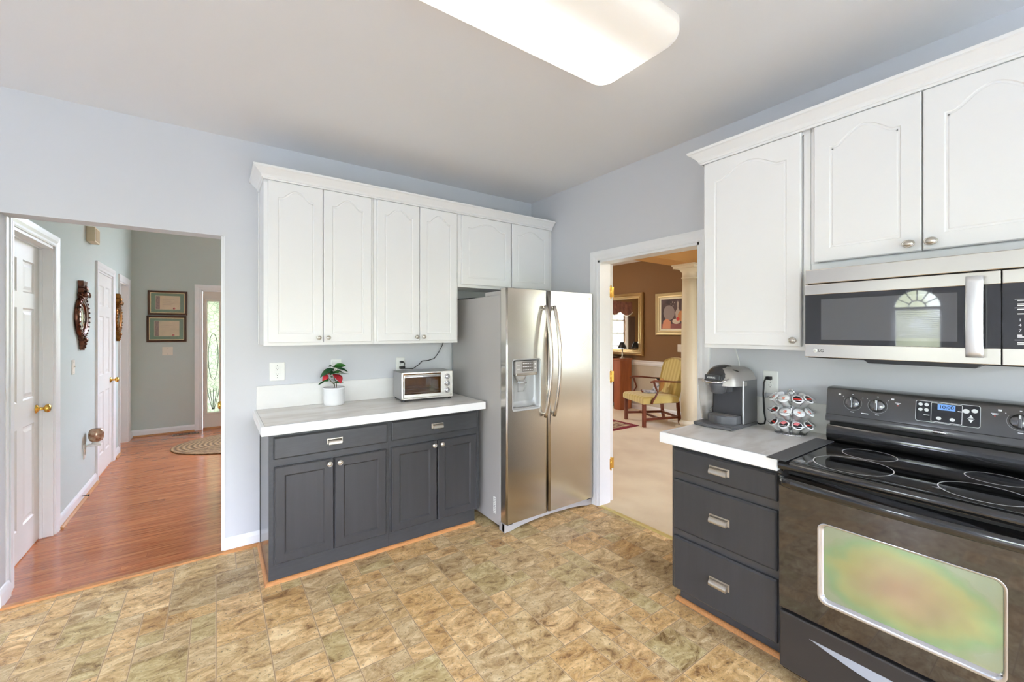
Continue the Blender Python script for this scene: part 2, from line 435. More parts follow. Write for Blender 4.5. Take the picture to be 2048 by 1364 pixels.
def plank_mat():
    m = bpy.data.materials.new('cherry_strip_floor'); m.use_nodes = True
    n = m.node_tree.nodes; L = m.node_tree.links; p = n['Principled BSDF']
    def N(t, **k):
        x = n.new(t)
        for a, b in k.items(): setattr(x, a, b)
        return x
    tc = N('ShaderNodeTexCoord'); rnd = N('ShaderNodeAttribute'); rnd.attribute_name = 'tile_rand'
    off = N('ShaderNodeVectorMath', operation='MULTIPLY_ADD'); off.inputs[1].default_value = (9, 7, 5)
    L.new(rnd.outputs['Color'], off.inputs[0]); L.new(tc.outputs['Object'], off.inputs[2])
    mp = N('ShaderNodeMapping'); mp.inputs['Scale'].default_value = (1.2, 22, 1); L.new(off.outputs[0], mp.inputs[0])
    n1 = N('ShaderNodeTexNoise'); n1.inputs['Scale'].default_value = 3; n1.inputs['Detail'].default_value = 8; n1.inputs['Distortion'].default_value = 0.8
    L.new(mp.outputs[0], n1.inputs['Vector'])
    r1 = N('ShaderNodeValToRGB'); e = r1.color_ramp.elements
    e[0].position = 0.3; e[0].color = C(140, 78, 46); e[1].position = 0.68; e[1].color = C(200, 130, 86)
    x = e.new(0.47); x.color = C(180, 108, 68)
    L.new(n1.outputs['Fac'], r1.inputs[0])
    sp = N('ShaderNodeSeparateColor'); L.new(rnd.outputs['Color'], sp.inputs[0])
    mr = N('ShaderNodeMapRange'); mr.inputs['To Min'].default_value = 0.86; mr.inputs['To Max'].default_value = 1.08; L.new(sp.outputs[0], mr.inputs[0])
    mu = N('ShaderNodeVectorMath', operation='SCALE'); L.new(r1.outputs[0], mu.inputs[0]); L.new(mr.outputs[0], mu.inputs['Scale'])
    ua = N('ShaderNodeUVMap', uv_map='lo'); ub = N('ShaderNodeUVMap', uv_map='hi')
    mn = N('ShaderNodeVectorMath', operation='MINIMUM'); L.new(ua.outputs[0], mn.inputs[0]); L.new(ub.outputs[0], mn.inputs[1])
    ss = N('ShaderNodeSeparateXYZ'); L.new(mn.outputs[0], ss.inputs[0])
    m2 = N('ShaderNodeMath', operation='MINIMUM'); L.new(ss.outputs[0], m2.inputs[0]); L.new(ss.outputs[1], m2.inputs[1])
    g = N('ShaderNodeMapRange'); g.inputs['From Min'].default_value = 0.0003; g.inputs['From Max'].default_value = 0.0014; g.inputs['To Min'].default_value = 0.6; g.inputs['To Max'].default_value = 0
    L.new(m2.outputs[0], g.inputs[0])
    mg = N('ShaderNodeMix', data_type='RGBA'); mg.inputs['B'].default_value = C(96, 52, 32)
    L.new(g.outputs[0], mg.inputs['Factor']); L.new(mu.outputs[0], mg.inputs['A'])
    L.new(mg.outputs['Result'], p.inputs['Base Color'])
    p.inputs['Roughness'].default_value = 0.16
    p.inputs['Specular IOR Level'].default_value = 0.6
    bp = N('ShaderNodeBump'); bp.inputs['Strength'].default_value = 0.25; bp.inputs['Distance'].default_value = 0.001; bp.invert = True
    L.new(g.outputs[0], bp.inputs['Height']); L.new(bp.outputs[0], p.inputs['Normal'])
    return m

def tiles_object(name, rects, z, m, T=None, parent=None, **kw):
    """one mesh of rectangular tiles; uv maps lo / hi keep the distance to each tile's edges"""
    bm = bmesh.new(); lo = bm.loops.layers.uv.new('lo'); hi = bm.loops.layers.uv.new('hi')
    ca = bm.loops.layers.float_color.new('tile_rand')
    T = T or I4
    o_ = ORG.get(parent.name, Vector()) if parent is not None else Vector()
    for (x0, y0, x1, y1) in rects:
        c = (random.random(), random.random(), random.random(), 1)
        vs = [bm.verts.new(T @ Vector((x, y, z)) - o_) for x, y in ((x0, y0), (x1, y0), (x1, y1), (x0, y1))]
        f = bm.faces.new(vs)
        for l, (x, y) in zip(f.loops, ((x0, y0), (x1, y0), (x1, y1), (x0, y1))):
            l[lo].uv = (x - x0, y - y0); l[hi].uv = (x1 - x, y1 - y); l[ca] = c
    me = bpy.data.meshes.new(name); bm.to_mesh(me); bm.free(); me.materials.append(m)
    o = bpy.data.objects.new(name, me); COL.objects.link(o)
    if parent is not None: o.parent = parent; ORG[o.name] = ORG.get(parent.name, Vector())
    props(o, **kw)
    return o

random.seed(11)
# =================================================================== ROOM SHELL
CH = 2.742                     # kitchen ceiling
XL, XR, YB, YF = -5.2, 2.6, 3.34, -3.0
WT = 0.13
def wall(name, axis, c0, c1, a0, a1, z0, z1, holes, m, extra=None):
    """axis 'x': wall runs along x, thickness c0..c1 in y. holes: (a0,a1,z0,z1)"""
    b = B()
    def bx(p, q, r, s_):
        if q - p < 1e-4 or s_ - r < 1e-4: return
        if axis == 'x': b.box((p, c0, r), (q, c1, s_))
        else: b.box((c0, p, r), (c1, q, s_))
    cur = a0
    for h in sorted(holes):
        bx(cur, h[0], z0, z1); bx(h[0], h[1], z0, h[2]); bx(h[0], h[1], h[3], z1); cur = h[1]
    bx(cur, a1, z0, z1)
    if extra: extra(b)
    return b.build(name, m, kind='structure')

# kitchen back wall: blue-grey both sides, opening to the hall
OPX0, OPX1, OPZ = -0.935, 0.040, 2.083
wall('wall_back', 'x', YB, YB + WT, XL, XR, 0, CH, [(OPX0, OPX1, 0, OPZ)], M_wall)
M_brown = mat('chocolate_brown_paint', C(126, 92, 56), 0.7, bump=0.05, bscale=400, bdist=0.0005)
M_beige = mat('beige_wainscot_paint', C(206, 200, 186), 0.6)
DY0, DY1, DZ = 1.535, 2.435, 2.045      # doorway in the right wall
def living_skin(b):
    pass
wall('wall_right', 'y', XR, XR + 0.115, YF, YB, 0, CH, [(DY0, DY1, 0, DZ)], M_wall)
wall('wall_front', 'x', YF - WT, YF, XL, XR + 0.115, 0, CH, [(-0.3, 2.1, 0, 2.1), (-4.5, -1.9, 0.7, 2.2)], M_wall)
def arch_fill(b):
    y0, y1, zs, zt = 1.50, 2.14, 1.86, 2.18
    yc, r = (y0 + y1) / 2, (y1 - y0) / 2
    for sgn in (-1, 1):
        pts = [(yc + sgn * r, zt), (yc, zt)] + [(yc + sgn * r * sin(a), zs + r * cos(a)) for a in [pi / 2 * k / 10 for k in range(11)]]
        M = Matrix(((0, 0, 1, 0), (1, 0, 0, 0), (0, 1, 0, 0), (0, 0, 0, 1)))
        b.prism(pts, XL - WT, XL, M=M)
wall('wall_left', 'y', XL - WT, XL, YF, YB, 0, CH, [(-2.4, 0.0, 0.6, 2.2), (1.50, 2.14, 0.88, 2.18)], M_wall, arch_fill)
B().box((XL - WT, YF - WT, CH), (XR + 0.115, YB + WT, CH + 0.1)).build('ceiling', M_ceil, kind='structure')

# floors
def random_tiles(x0, y0, x1, y1, s):
    nx, ny = int(math.ceil((x1 - x0) / s)), int(math.ceil((y1 - y0) / s))
    used = [[False] * ny for _ in range(nx)]; out = []
    opts = [(2, 2)] * 5 + [(2, 1)] * 5 + [(1, 2)] * 3 + [(1, 1)] * 3 + [(3, 2)] * 4 + [(2, 3)] * 2
    for j in range(ny):
        for i in range(nx):
            if used[i][j]: continue
            random.shuffle(opts)
            for w, h in opts + [(1, 1)]:
                if i + w <= nx and j + h <= ny and not any(used[a][b_] for a in range(i, i + w) for b_ in range(j, j + h)):
                    break
            for a in range(i, i + w):
                for b_ in range(j, j + h): used[a][b_] = True
            out.append((x0 + i * s, y0 + j * s, min(x1, x0 + (i + w) * s), min(y1, y0 + (j + h) * s)))
    return out
def add_slab(name, a, b_, m=None):
    return B().box(a, b_).build(name, m or M_ceil, kind='structure')
tiles_object('floor', random_tiles(-1.83, -1.3, XR + 0.01, YB + 0.005, 0.1016), 0.0, tile_floor_mat(), kind='structure')
M_fam = mat('neutral_bounce_carpet', C(214, 213, 212), 0.95, bump=0.4, bscale=200, bdist=0.003)  # unseen carpet, made up in neutral grey to cool and brighten the bounce
b = B(); b.box((XL, YF, -0.05), (-1.83, YB, 0.003)); b.box((-1.83, YF, -0.05), (XR, -1.3, 0.003)); b.build('floor_family_room', M_fam, kind='structure')
random.seed(5)
rows = []; y = YB + 0.0
while y < 7.7:
    x = -1.3 - random.random() * 0.9
    while x < 2.6:
        l = 0.5 + random.random() * 0.9
        rows.append((max(x, -1.3), y, min(x + l, 2.6), y + 0.057)); x += l
        if rows[-1][2] <= rows[-1][0]: rows.pop()
    y += 0.057
tiles_object('floor_hall', rows, 0.001, plank_mat(), kind='structure')
M_carpet = mat('beige_carpet', C(232, 213, 174), 0.95, bump=0.6, bscale=260, bdist=0.004, col2=C(216, 192, 150), vscale=2.2, sheen=0.3)
B().box((2.615, -1.6, -0.05), (6.4, 7.66, 0.004)).build('floor_carpet', M_carpet, kind='structure')
B().box((XL, YF, -0.12), (XR, 7.66, -0.052)).build('floor_slab', M_ceil, kind='structure')

# hall shell (two-storey foyer)
HX, HY, HZ = -0.95, 7.66, 3.5
H1 = (3.585, 4.335, 0, 2.06); H2 = (5.665, 6.395, 0, 2.06); H3 = (6.81, 7.40, 0, 2.06)
wall('wall_hall_left', 'y', HX - 0.12, HX, YB + WT, HY, 0, HZ, [H1, H2, H3], M_hall)
wall('wall_hall_back', 'x', HY, HY + WT, HX - 0.12, 2.6, 0, HZ, [(-0.185, 0.125, 0, 2.06), (0.4, 2.0, 0.9, 3.2)], M_hall)
wall('wall_hall_right', 'y', 2.6, 2.715, YB, HY, 0, HZ, [], M_hall)
wall('wall_hall_closet', 'y', 0.075, 0.175, YB + WT, 4.75, 0, HZ, [(3.56, 4.3, 0, 2.05)], M_hall)
B().box((HX - 0.12, YB, HZ), (2.715, HY + WT, HZ + 0.1)).build('ceiling_hall', M_ceil, kind='structure')
B().box((HX - 0.12, YB + 0.02, CH), (2.715, YB + WT, HZ)).build('wall_hall_front', M_wall, kind='structure')
# rooms behind the hall doors are closed by the doors themselves

# living / dining shell
LX0, LX1, LY0, LY1 = 2.715, 6.4, -1.6, 7.66
CR = 0.86
def two_tone(name, axis, c0, c1, a0, a1, holes):
    b = B()
    def bx(p, q, r, s_, mi):
        if q - p < 1e-4 or s_ - r < 1e-4: return
        b.mi = mi
        if axis == 'x': b.box((p, c0, r), (q, c1, s_))
        else: b.box((c0, p, r), (c1, q, s_))
    def col(p, q, r, s_):
        bx(p, q, r, min(s_, CR), 1); bx(p, q, max(r, CR), s_, 0)
    cur = a0
    for h in sorted(holes):
        col(cur, h[0], 0, CH); col(h[0], h[1], 0, h[2]); col(h[0], h[1], h[3], CH); cur = h[1]
    col(cur, a1, 0, CH)
    return b.build(name, [M_brown, M_beige], kind='structure')
two_tone('wall_dining_far', 'y', LX1, LX1 + WT, LY0, LY1, [])
two_tone('wall_dining_back', 'x', LY1, LY1 + WT, LX0, LX1 + WT, [(3.5, 4.6, 0.7, 2.1)])
two_tone('wall_living_front', 'x', LY0 - WT, LY0, LX0, LX1 + WT, [(4.4, 6.2, 0.6, 2.3)])
two_tone('wall_dining_near', 'y', LX0, LX0 + 0.012, LY0, LY1, [(DY0 - 0.0, DY1 + 0.0, 0, DZ)])
B().box((LX0, LY0 - WT, CH), (LX1 + WT, LY1 + WT, CH + 0.1)).build('ceiling_dining', M_ceil, kind='structure')

# ---------------------------------------------------------------- trim
base_prof = [(0, 0), (0.014, 0), (0.014, 0.07), (0.011, 0.078), (0.009, 0.085), (0.005, 0.092), (0, 0.095)]
qr_prof = [(0, 0), (0.019, 0), (0.018, 0.007), (0.0135, 0.0135), (0.007, 0.018), (0, 0.019)]
def run(name, prof, path, m, kind='structure', **kw):
    return B().sweep(prof, path, (0, 0, 1)).build(name, m, kind=kind, **kw)
# the side d x Z must face the room: back wall runs +X -> -Y
run('baseboard_back', base_prof, [(OPX1 + 0.0, YB, 0), (0.245, YB, 0)], M_trim)
run('baseboard_back_left', base_prof, [(XL, YB, 0), (OPX0, YB, 0), (OPX0, YB + WT, 0)], M_trim)
run('trim_quarter_round_back', qr_prof, [(OPX1 - 0.005, YB - 0.014, 0), (0.238, YB - 0.014, 0)], M_oak)
wall_bits = [((HX, 4.42, 0), (HX, 5.59, 0)), ((HX, 6.47, 0), (HX, 6.74, 0)), ((HX, 7.475, 0), (HX, HY, 0))]
for a, b_ in wall_bits:
    run('baseboard_hall', base_prof, [a, b_], M_trim)
run('baseboard_hall_back', base_prof, [(HX, HY, 0), (-0.26, HY, 0)], M_trim)
run('baseboard_dining', base_prof, [(LX0, LY1, 0), (LX1, LY1, 0), (LX1, LY0, 0)], M_trim)
for a, b_ in wall_bits[:2]:
    run('trim_quarter_round_hall', qr_prof, [(a[0] + 0.014, a[1], 0), (b_[0] + 0.014, b_[1], 0)], M_oak)
run('trim_quarter_round_hall_back', qr_prof, [(HX + 0.02, HY - 0.014, 0), (-0.26, HY - 0.014, 0)], M_oak)
rail_prof = [(0, 0), (0.012, 0), (0.014, 0.02), (0.02, 0.03), (0.02, 0.06), (0.03, 0.075), (0.032, 0.09), (0, 0.09)]
run('trim_chair_rail', rail_prof, [(LX0, LY1, CR - 0.035), (LX1, LY1, CR - 0.035), (LX1, LY0, CR - 0.035)], M_trim)
# threshold strips
b = B(); b.sweep([(-0.022, 0), (0.022, 0), (0.014, 0.006), (-0.014, 0.006)], [(2.618, DY0, 0), (2.618, DY1, 0)], (0, 0, 1))
b.build('trim_threshold_brass', mat('brushed_gold_strip', C(232, 212, 140), 0.35, metal=0.4), kind='structure')
b = B(); b.sweep([(-0.02, 0), (0.025, 0), (0.018, 0.009), (-0.016, 0.009)], [(OPX0 + 0.002, YB + 0.0, 0.0005), (OPX1 - 0.002, YB + 0.0, 0.0005)], (0, 0, 1))
b.build('trim_threshold_oak', M_oak, kind='structure')
# white corner beads of the drywall opening
b = B(); b.box((OPX1, YB - 0.003, 0.096), (OPX1 + 0.006, YB, OPZ)); b.box((OPX1 - 0.014, YB + 0.02, 0.0), (OPX1, YB + WT, OPZ)); b.build('trim_corner_bead_right', M_trim, kind='structure')
b = B(); b.box((OPX0, YB + WT - 0.03, 0.097), (OPX0 + 0.004, YB + WT + 0.004, OPZ)); b.build('trim_corner_bead_left', M_trim, kind='structure')

def casing(name, axis, c, a0, a1, zt, out, w=0.075, d=0.017, legs=(True, True)):
    """door casing on a wall plane; axis 'x' wall plane y=c, 'y' wall plane x=c; out = +-1 direction of the room"""
    prof = [(0, 0), (0, d * 0.55), (w * 0.12, d * 0.7), (w * 0.3, d * 0.62), (w * 0.55, d * 0.9), (w * 0.8, d), (w, d), (w, 0)]
    P = [(a0, 0), (a0, zt), (a1, zt), (a1, 0)]
    if not legs[0]: P = P[1:]
    if axis == 'x': pts = [(a, c, z) for a, z in P]; N = (0, out, 0)
    else: pts = [(c, a, z) for a, z in P]; N = (out, 0, 0)
    # make the side point away from the opening
    p0, p1 = Vector(pts[0]), Vector(pts[1])
    side = (p1 - p0).normalized().cross(Vector(N))
    cen = Vector(pts[0]) * 0.5 + Vector(pts[-1]) * 0.5
    if side.dot(p0 - cen) < 0: pts = pts[::-1]
    return B().sweep(prof, pts, N).build(name, M_trim, kind='structure')
def jamb(name, axis, c0, c1, a0, a1, zt, stop=None):
    b = B(); t = 0.018
    def bx(p, q, r, s_, e0=c0, e1=c1):
        if axis == 'x': b.box((p, e0, r), (q, e1, s_))
        else: b.box((e0, p, r), (e1, q, s_))
    bx(a0, a0 + t, 0, zt); bx(a1 - t, a1, 0, zt); bx(a0, a1, zt - t, zt)
    if stop is not None:
        s0, s1 = stop
        bx(a0 + t, a0 + t + 0.01, 0, zt - t, s0, s1); bx(a1 - t - 0.01, a1 - t, 0, zt - t, s0, s1); bx(a0 + t, a1 - t, zt - t - 0.01, zt - t, s0, s1)
    return b.build(name, M_trim, kind='structure')
casing('trim_casing_kitchen_door', 'y', XR, DY0, DY1, DZ, -1)
jamb('trim_jamb_kitchen_door', 'y', XR - 0.001, XR + 0.128, DY0, DY1, DZ)
casing('trim_casing_closet', 'y', HX, H1[0], H1[1], 2.06, 1)
jamb('trim_jamb_closet', 'y', HX - 0.12, HX + 0.001, H1[0], H1[1], 2.06, stop=(HX - 0.065, HX - 0.05))
casing('trim_casing_pantry', 'y', HX, H2[0], H2[1], 2.06, 1)
jamb('trim_jamb_pantry', 'y', HX - 0.12, HX + 0.001, H2[0], H2[1], 2.06)
casing('trim_casing_study', 'y', HX, H3[0], H3[1], 2.06, 1)
jamb('trim_jamb_study', 'y', HX - 0.12, HX + 0.001, H3[0], H3[1], 2.06)
casing('trim_casing_entry', 'x', HY, -0.185, 0.125, 2.06, -1, w=0.075)
jamb('trim_jamb_entry', 'x', HY - 0.001, HY + WT, -0.185, 0.125, 2.06)

def panel_slab(b, w, h, th, panels, y0=0.0, dep=0.007, two_sided=False):
    """door slab in local x,z; front at y=y0 facing -y; raised panels given as (x0,x1,z0,z1)"""
    # front face by grid so that panel rectangles are real recesses
    xs = sorted({0, w} | {p[0] for p in panels} | {p[1] for p in panels}); zs = sorted({0, h} | {p[2] for p in panels} | {p[3] for p in panels})
    inside = lambda x, z: next((p for p in panels if p[0] < x < p[1] and p[2] < z < p[3]), None)
    for i in range(len(xs) - 1):
        for j in range(len(zs) - 1):
            if inside((xs[i] + xs[i + 1]) / 2, (zs[j] + zs[j + 1]) / 2): continue
            b.poly([(xs[i], y0, zs[j]), (xs[i + 1], y0, zs[j]), (xs[i + 1], y0, zs[j + 1]), (xs[i], y0, zs[j + 1])])
    for p in panels:
        rs = []
        for ins, dp in ((0, 0), (0.010, dep), (0.022, dep), (0.042, dep * 0.35)):
            rs.append([(p[0] + ins, y0 + dp, p[2] + ins), (p[1] - ins, y0 + dp, p[2] + ins), (p[1] - ins, y0 + dp, p[3] - ins), (p[0] + ins, y0 + dp, p[3] - ins)])
        for k in range(3):
            for q in range(4):
                r = (q + 1) % 4
                b.poly([rs[k][q], rs[k][r], rs[k + 1][r], rs[k + 1][q]])
        b.poly(rs[3])
    for a, c in (((0, 0), (w, 0)), ((w, 0), (w, h)), ((w, h), (0, h)), ((0, h), (0, 0))):
        b.poly([(a[0], y0, a[1]), (c[0], y0, c[1]), (c[0], y0 + th, c[1]), (a[0], y0 + th, a[1])])
    b.poly([(0, y0 + th, 0), (w, y0 + th, 0), (w, y0 + th, h), (0, y0 + th, h)])
def six_panels(w, h):
    s = 0.105; m_ = 0.10; pw = (w - 2 * s - m_) / 2
    xs = [(s, s + pw), (s + pw + m_, w - s)]
    zs = [(0.20, 0.83), (1.0, 1.60), (1.70, h - 0.12)]
    return [(a, b_, c, d) for a, b_ in xs for c, d in zs]
def knob_set(parent, T, m=None):
    """T: frame at the door face, local -y out of the face"""
    M = T @ Matrix.Rotation(pi / 2, 4, 'X')
    B().lathe([(0.03, 0), (0.03, 0.004), (0.024, 0.009), (0.012, 0.014), (0.010, 0.034), (0.013, 0.040), (0.024, 0.044), (0.029, 0.054), (0.027, 0.064), (0.018, 0.070), (0.002, 0.071)], M=M, seg=20).build('door_knob', m or M_brass, parent)
# the wall plane x=HX facing +x : local frame x -> +Y? facing -X viewer: right = +Y
def TL(x, y): return Matrix.Translation((x, y, 0)) @ Matrix.Rotation(pi / 2, 4, 'Z')    # local x -> +Y, local -y -> +X
def hinge(parent, T, z, name='hinge'):
    b = B(T); b.box((-0.012, -0.003, z - 0.045), (0.012, 0.001, z + 0.045), 0.001)
    b.lathe([(0.0055, -0.048), (0.0055, 0.048)], seg=10, M=Matrix.Translation((0, -0.006, z)))
    b.lathe([(0.002, -0.004), (0.007, 0), (0.002, 0.006)], seg=10, M=Matrix.Translation((0, -0.006, z + 0.05)))
    b.build(name, M_brass, parent)
M_door = mat('white_door_paint', C(238, 237, 234), 0.35)
def hall_door(n, x, a0, a1, knob_y, hinges=None):
    T = TL(x, a0)
    b = B(T); panel_slab(b, a1 - a0, 2.03, 0.035, six_panels(a1 - a0, 2.03))
    for v in b.bm.verts: v.co.z += 0.008
    o = b.build('door_%d' % n, M_door, kind='structure')
    if knob_y: knob_set(o, T @ Matrix.Translation((knob_y - a0, 0, 0.92)))
    if hinges is not None:
        for z in (0.25, 1.05, 1.85): hinge(o, T @ Matrix.Translation((hinges - a0, 0, 0)), z)
    return o
hall_door(1, HX - 0.066, H1[0] + 0.02, H1[1] - 0.02, 4.25)
hall_door(2, HX - 0.004, H2[0] + 0.02, H2[1] - 0.02, 6.31, hinges=H2[0] + 0.016)
hall_door(3, HX - 0.075, H3[0] + 0.02, H3[1] - 0.02, None)
# door on the closet wall at the right of the hall: only its brass knob shows past the corner
T = Matrix.Translation((0.078, 4.28, 0)) @ Matrix.Rotation(-pi / 2, 4, 'Z')
b = B(T); panel_slab(b, 0.70, 2.03, 0.035, six_panels(0.70, 2.03)); o = b.build('door_4', M_door, kind='structure')
knob_set(o, T @ Matrix.Translation((0.575, 0, 0.92)))
# white door swung open into the dining room, seen edge-on
ang = radians(78)
T = Matrix.Translation((2.738, 2.440, 0.008)) @ Matrix.Rotation(ang, 4, 'Z')
b = B(T); panel_slab(b, 0.86, 2.02, 0.04, six_panels(0.86, 2.02), y0=-0.04)
o = b.build('door_5', M_door, kind='structure')
for z in (0.33, 1.07, 1.79):
    b = B(); b.box((2.722, 2.4165, z - 0.045), (2.738, 2.4205, z + 0.045), 0.001); b.lathe([(0.0065, -0.047), (0.0065, 0.047)], seg=10, M=Matrix.Translation((2.737, 2.4175, z)))
    b.ball((2.737, 2.4175, z + 0.052), 0.007); b.ball((2.737, 2.4175, z - 0.052), 0.007)
    b.box((2.742, 2.4265, z - 0.045), (2.785, 2.4295, z + 0.045), 0.001)
    b.build('hinge', M_brass, o)

# narrow glazed sidelight beside the front door
M_entry = mat('cream_entry_paint', C(232, 226, 216), 0.4)
T = Matrix.Translation((-0.165, HY + 0.04, 0.012))
b = B(T); w, h = 0.27, 2.03
g0, g1, z0, z1 = 0.042, 0.212, 0.22, 1.90
for a, c in (((0, 0, 0), (w, 0.04, z0)), ((0, 0, z1), (w, 0.04, h)), ((0, 0, z0), (g0, 0.04, z1)), ((g1, 0, z0), (w, 0.04, z1))): b.box(a, c)
b.sweep([(-0.02, 0), (-0.02, 0.012), (0.0, 0.018), (0.014, 0.01), (0.014, 0)], [(g0, 0, z0), (g0, 0, z1), (g1, 0, z1), (g1, 0, z0)], (0, -1, 0), closed=True)
fd = b.build('door_6', M_entry, kind='structure')
mg = bpy.data.materials.new('leaded_privacy_glass'); mg.use_nodes = True
n = mg.node_tree.nodes; L = mg.node_tree.links; n.clear()
out = n.new('ShaderNodeOutputMaterial'); tr = n.new('ShaderNodeBsdfTranslucent'); gl = n.new('ShaderNodeBsdfGlossy'); tp = n.new('ShaderNodeBsdfTransparent')
m1 = n.new('ShaderNodeMixShader'); m2 = n.new('ShaderNodeMixShader')
tc = n.new('ShaderNodeTexCoord'); vo = n.new('ShaderNodeTexVoronoi'); vo.feature = 'DISTANCE_TO_EDGE'; vo.inputs['Scale'].default_value = 16
L.new(tc.outputs['Object'], vo.inputs['Vector'])
rp = n.new('ShaderNodeValToRGB'); rp.color_ramp.elements[0].position = 0.0; rp.color_ramp.elements[0].color = (0.16, 0.19, 0.14, 1); rp.color_ramp.elements[1].position = 0.06; rp.color_ramp.elements[1].color = (0.46, 0.48, 0.38, 1)
L.new(vo.outputs['Distance'], rp.inputs[0]); L.new(rp.outputs[0], tr.inputs['Color'])
tp.inputs['Color'].default_value = (0.16, 0.17, 0.12, 1); gl.inputs['Roughness'].default_value = 0.1
m1.inputs[0].default_value = 0.5; L.new(tr.outputs[0], m1.inputs[1]); L.new(tp.outputs[0], m1.inputs[2])
m2.inputs[0].default_value = 0.06; L.new(m1.outputs[0], m2.inputs[1]); L.new(gl.outputs[0], m2.inputs[2]); L.new(m2.outputs[0], out.inputs[0])
b = B(T); b.box((g0, 0.015, z0), (g1, 0.021, z1)); b.build('glass', mg, fd)
b = B(T)
for k in range(5):
    a = -0.6 + 1.2 * k / 4
    b.tube([((g0 + g1) / 2 + 0.02 * sin(a), 0.011, z0 + 0.05), ((g0 + g1) / 2 + 0.09 * sin(a), 0.011, z0 + 0.22), ((g0 + g1) / 2 + 0.13 * sin(a), 0.011, z0 + 0.36)], 0.004, seg=6)
b.tube([((g0 + g1) / 2 + 0.06 * cos(t_), 0.011, (z0 + z1) / 2 + 0.35 * sin(t_)) for t_ in [2 * pi * k / 24 for k in range(25)]], 0.004, seg=6)
b.build('leading', mat('lead_came', C(90, 92, 90), 0.4, metal=0.6), fd)
B(T).box((0, -0.01, -0.012), (w, 0.04, 0.012)).build('sill', M_oak, fd)

# ---------------------------------------------------------------- windows (some seen in reflections, others unseen; they let the daylight in)
def window_unit(n, axis, c0, c1, a0, a1, z0, z1, cols, rowz, arch=False):
    o = bpy.data.objects.new('window_%d' % n, None); COL.objects.link(o); o['kind'] = 'structure'; ORG[o.name] = Vector()
    b = B(); t = 0.045; cm = (c0 + c1) / 2
    def bx(p, q, r, s_, e=0.02):
        if axis == 'x': b.box((p, cm - e, r), (q, cm + e, s_))
        else: b.box((cm - e, p, r), (cm + e, q, s_))
    bx(a0, a0 + t, z0, z1); bx(a1 - t, a1, z0, z1); bx(a0, a1, z0, z0 + t); bx(a0, a1, z1 - t, z1)
    for z in rowz: bx(a0, a1, z - 0.02, z + 0.02)
    for k in range(1, cols):
        a = a0 + (a1 - a0) * k / cols; bx(a - 0.012, a + 0.012, z0, z1, 0.012)
    b.build('window_frame', M_trim, o)
    b = B()
    if axis == 'x': b.box((a0 + t, cm - 0.002, z0 + t), (a1 - t, cm + 0.002, z1 - t))
    else: b.box((cm - 0.002, a0 + t, z0 + t), (cm + 0.002, a1 - t, z1 - t))
    b.build('window_pane', M_glass, o)
    return o
window_unit(1, 'x', YF - WT, YF, -0.3, 2.1, 0.0, 2.1, 2, [])
window_unit(2, 'x', YF - WT, YF, -4.5, -1.9, 0.7, 2.2, 3, [1.45])
window_unit(3, 'y', XL - WT, XL, -2.4, 0.0, 0.6, 2.2, 3, [1.4])  # unseen wide window, added to light the right wall
w4 = window_unit(4, 'y', XL - WT, XL, 1.50, 2.14, 0.88, 1.86, 1, [])
b = B()
ctr = (XL - 0.05, 1.82, 1.86)
b.tube([(ctr[0], 1.82 + 0.30 * cos(a), 1.86 + 0.30 * sin(a)) for a in [pi * k / 20 for k in range(21)]], 0.022, seg=6)
b.tube([(ctr[0], 1.82 + 0.11 * cos(a), 1.86 + 0.11 * sin(a)) for a in [pi * k / 12 for k in range(13)]], 0.01, seg=6)
for k in range(1, 6):
    a = pi * k / 6; b.tube([(ctr[0], 1.82 + 0.11 * cos(a), 1.86 + 0.11 * sin(a)), (ctr[0], 1.82 + 0.30 * cos(a), 1.86 + 0.30 * sin(a))], 0.009, seg=6)
b.build('sunburst_muntins', M_trim, w4)
bl = thing('window_blind', 'white slatted blind lowered over the arched window, seen mirrored in the microwave door', 'blind', (XL + 0.03, 1.8, 1.12))
b = B()
for k in range(15):
    z = 1.80 - k * 0.032
    b.box((-0.018, 1.52, -0.001), (0.018, 2.12, 0.001), T=Matrix.Translation((XL + 0.04, 0, z)) @ Matrix.Rotation(0.3, 4, 'Y'))
b.build('slats', M_trim, bl)
B().box((XL + 0.015, 1.50, 1.82), (XL + 0.06, 2.14, 1.86), 0.003).build('head_rail', M_trim, bl)
window_unit(5, 'x', LY0 - WT, LY0, 4.4, 6.2, 0.6, 2.3, 2, [1.45])
window_unit(6, 'x', LY1, LY1 + WT, 3.5, 4.6, 0.7, 2.1, 4, [1.05, 1.4, 1.75])
window_unit(7, 'x', HY, HY + WT, 0.4, 2.0, 0.9, 3.2, 3, [1.6, 2.4])  # unseen window added to bring daylight into the foyer
casing('trim_casing_dining_window', 'x', LY1, 3.5, 4.6, 2.1, -1, w=0.09)

# ---------------------------------------------------------------- ground outdoors
M_lawn = mat('lawn', C(116, 122, 108), 0.9, var=0.3, vscale=2)
B().box((-40, -40, -0.3), (40, 45, -0.14)).build('ground_outdoors', M_lawn, kind='structure')
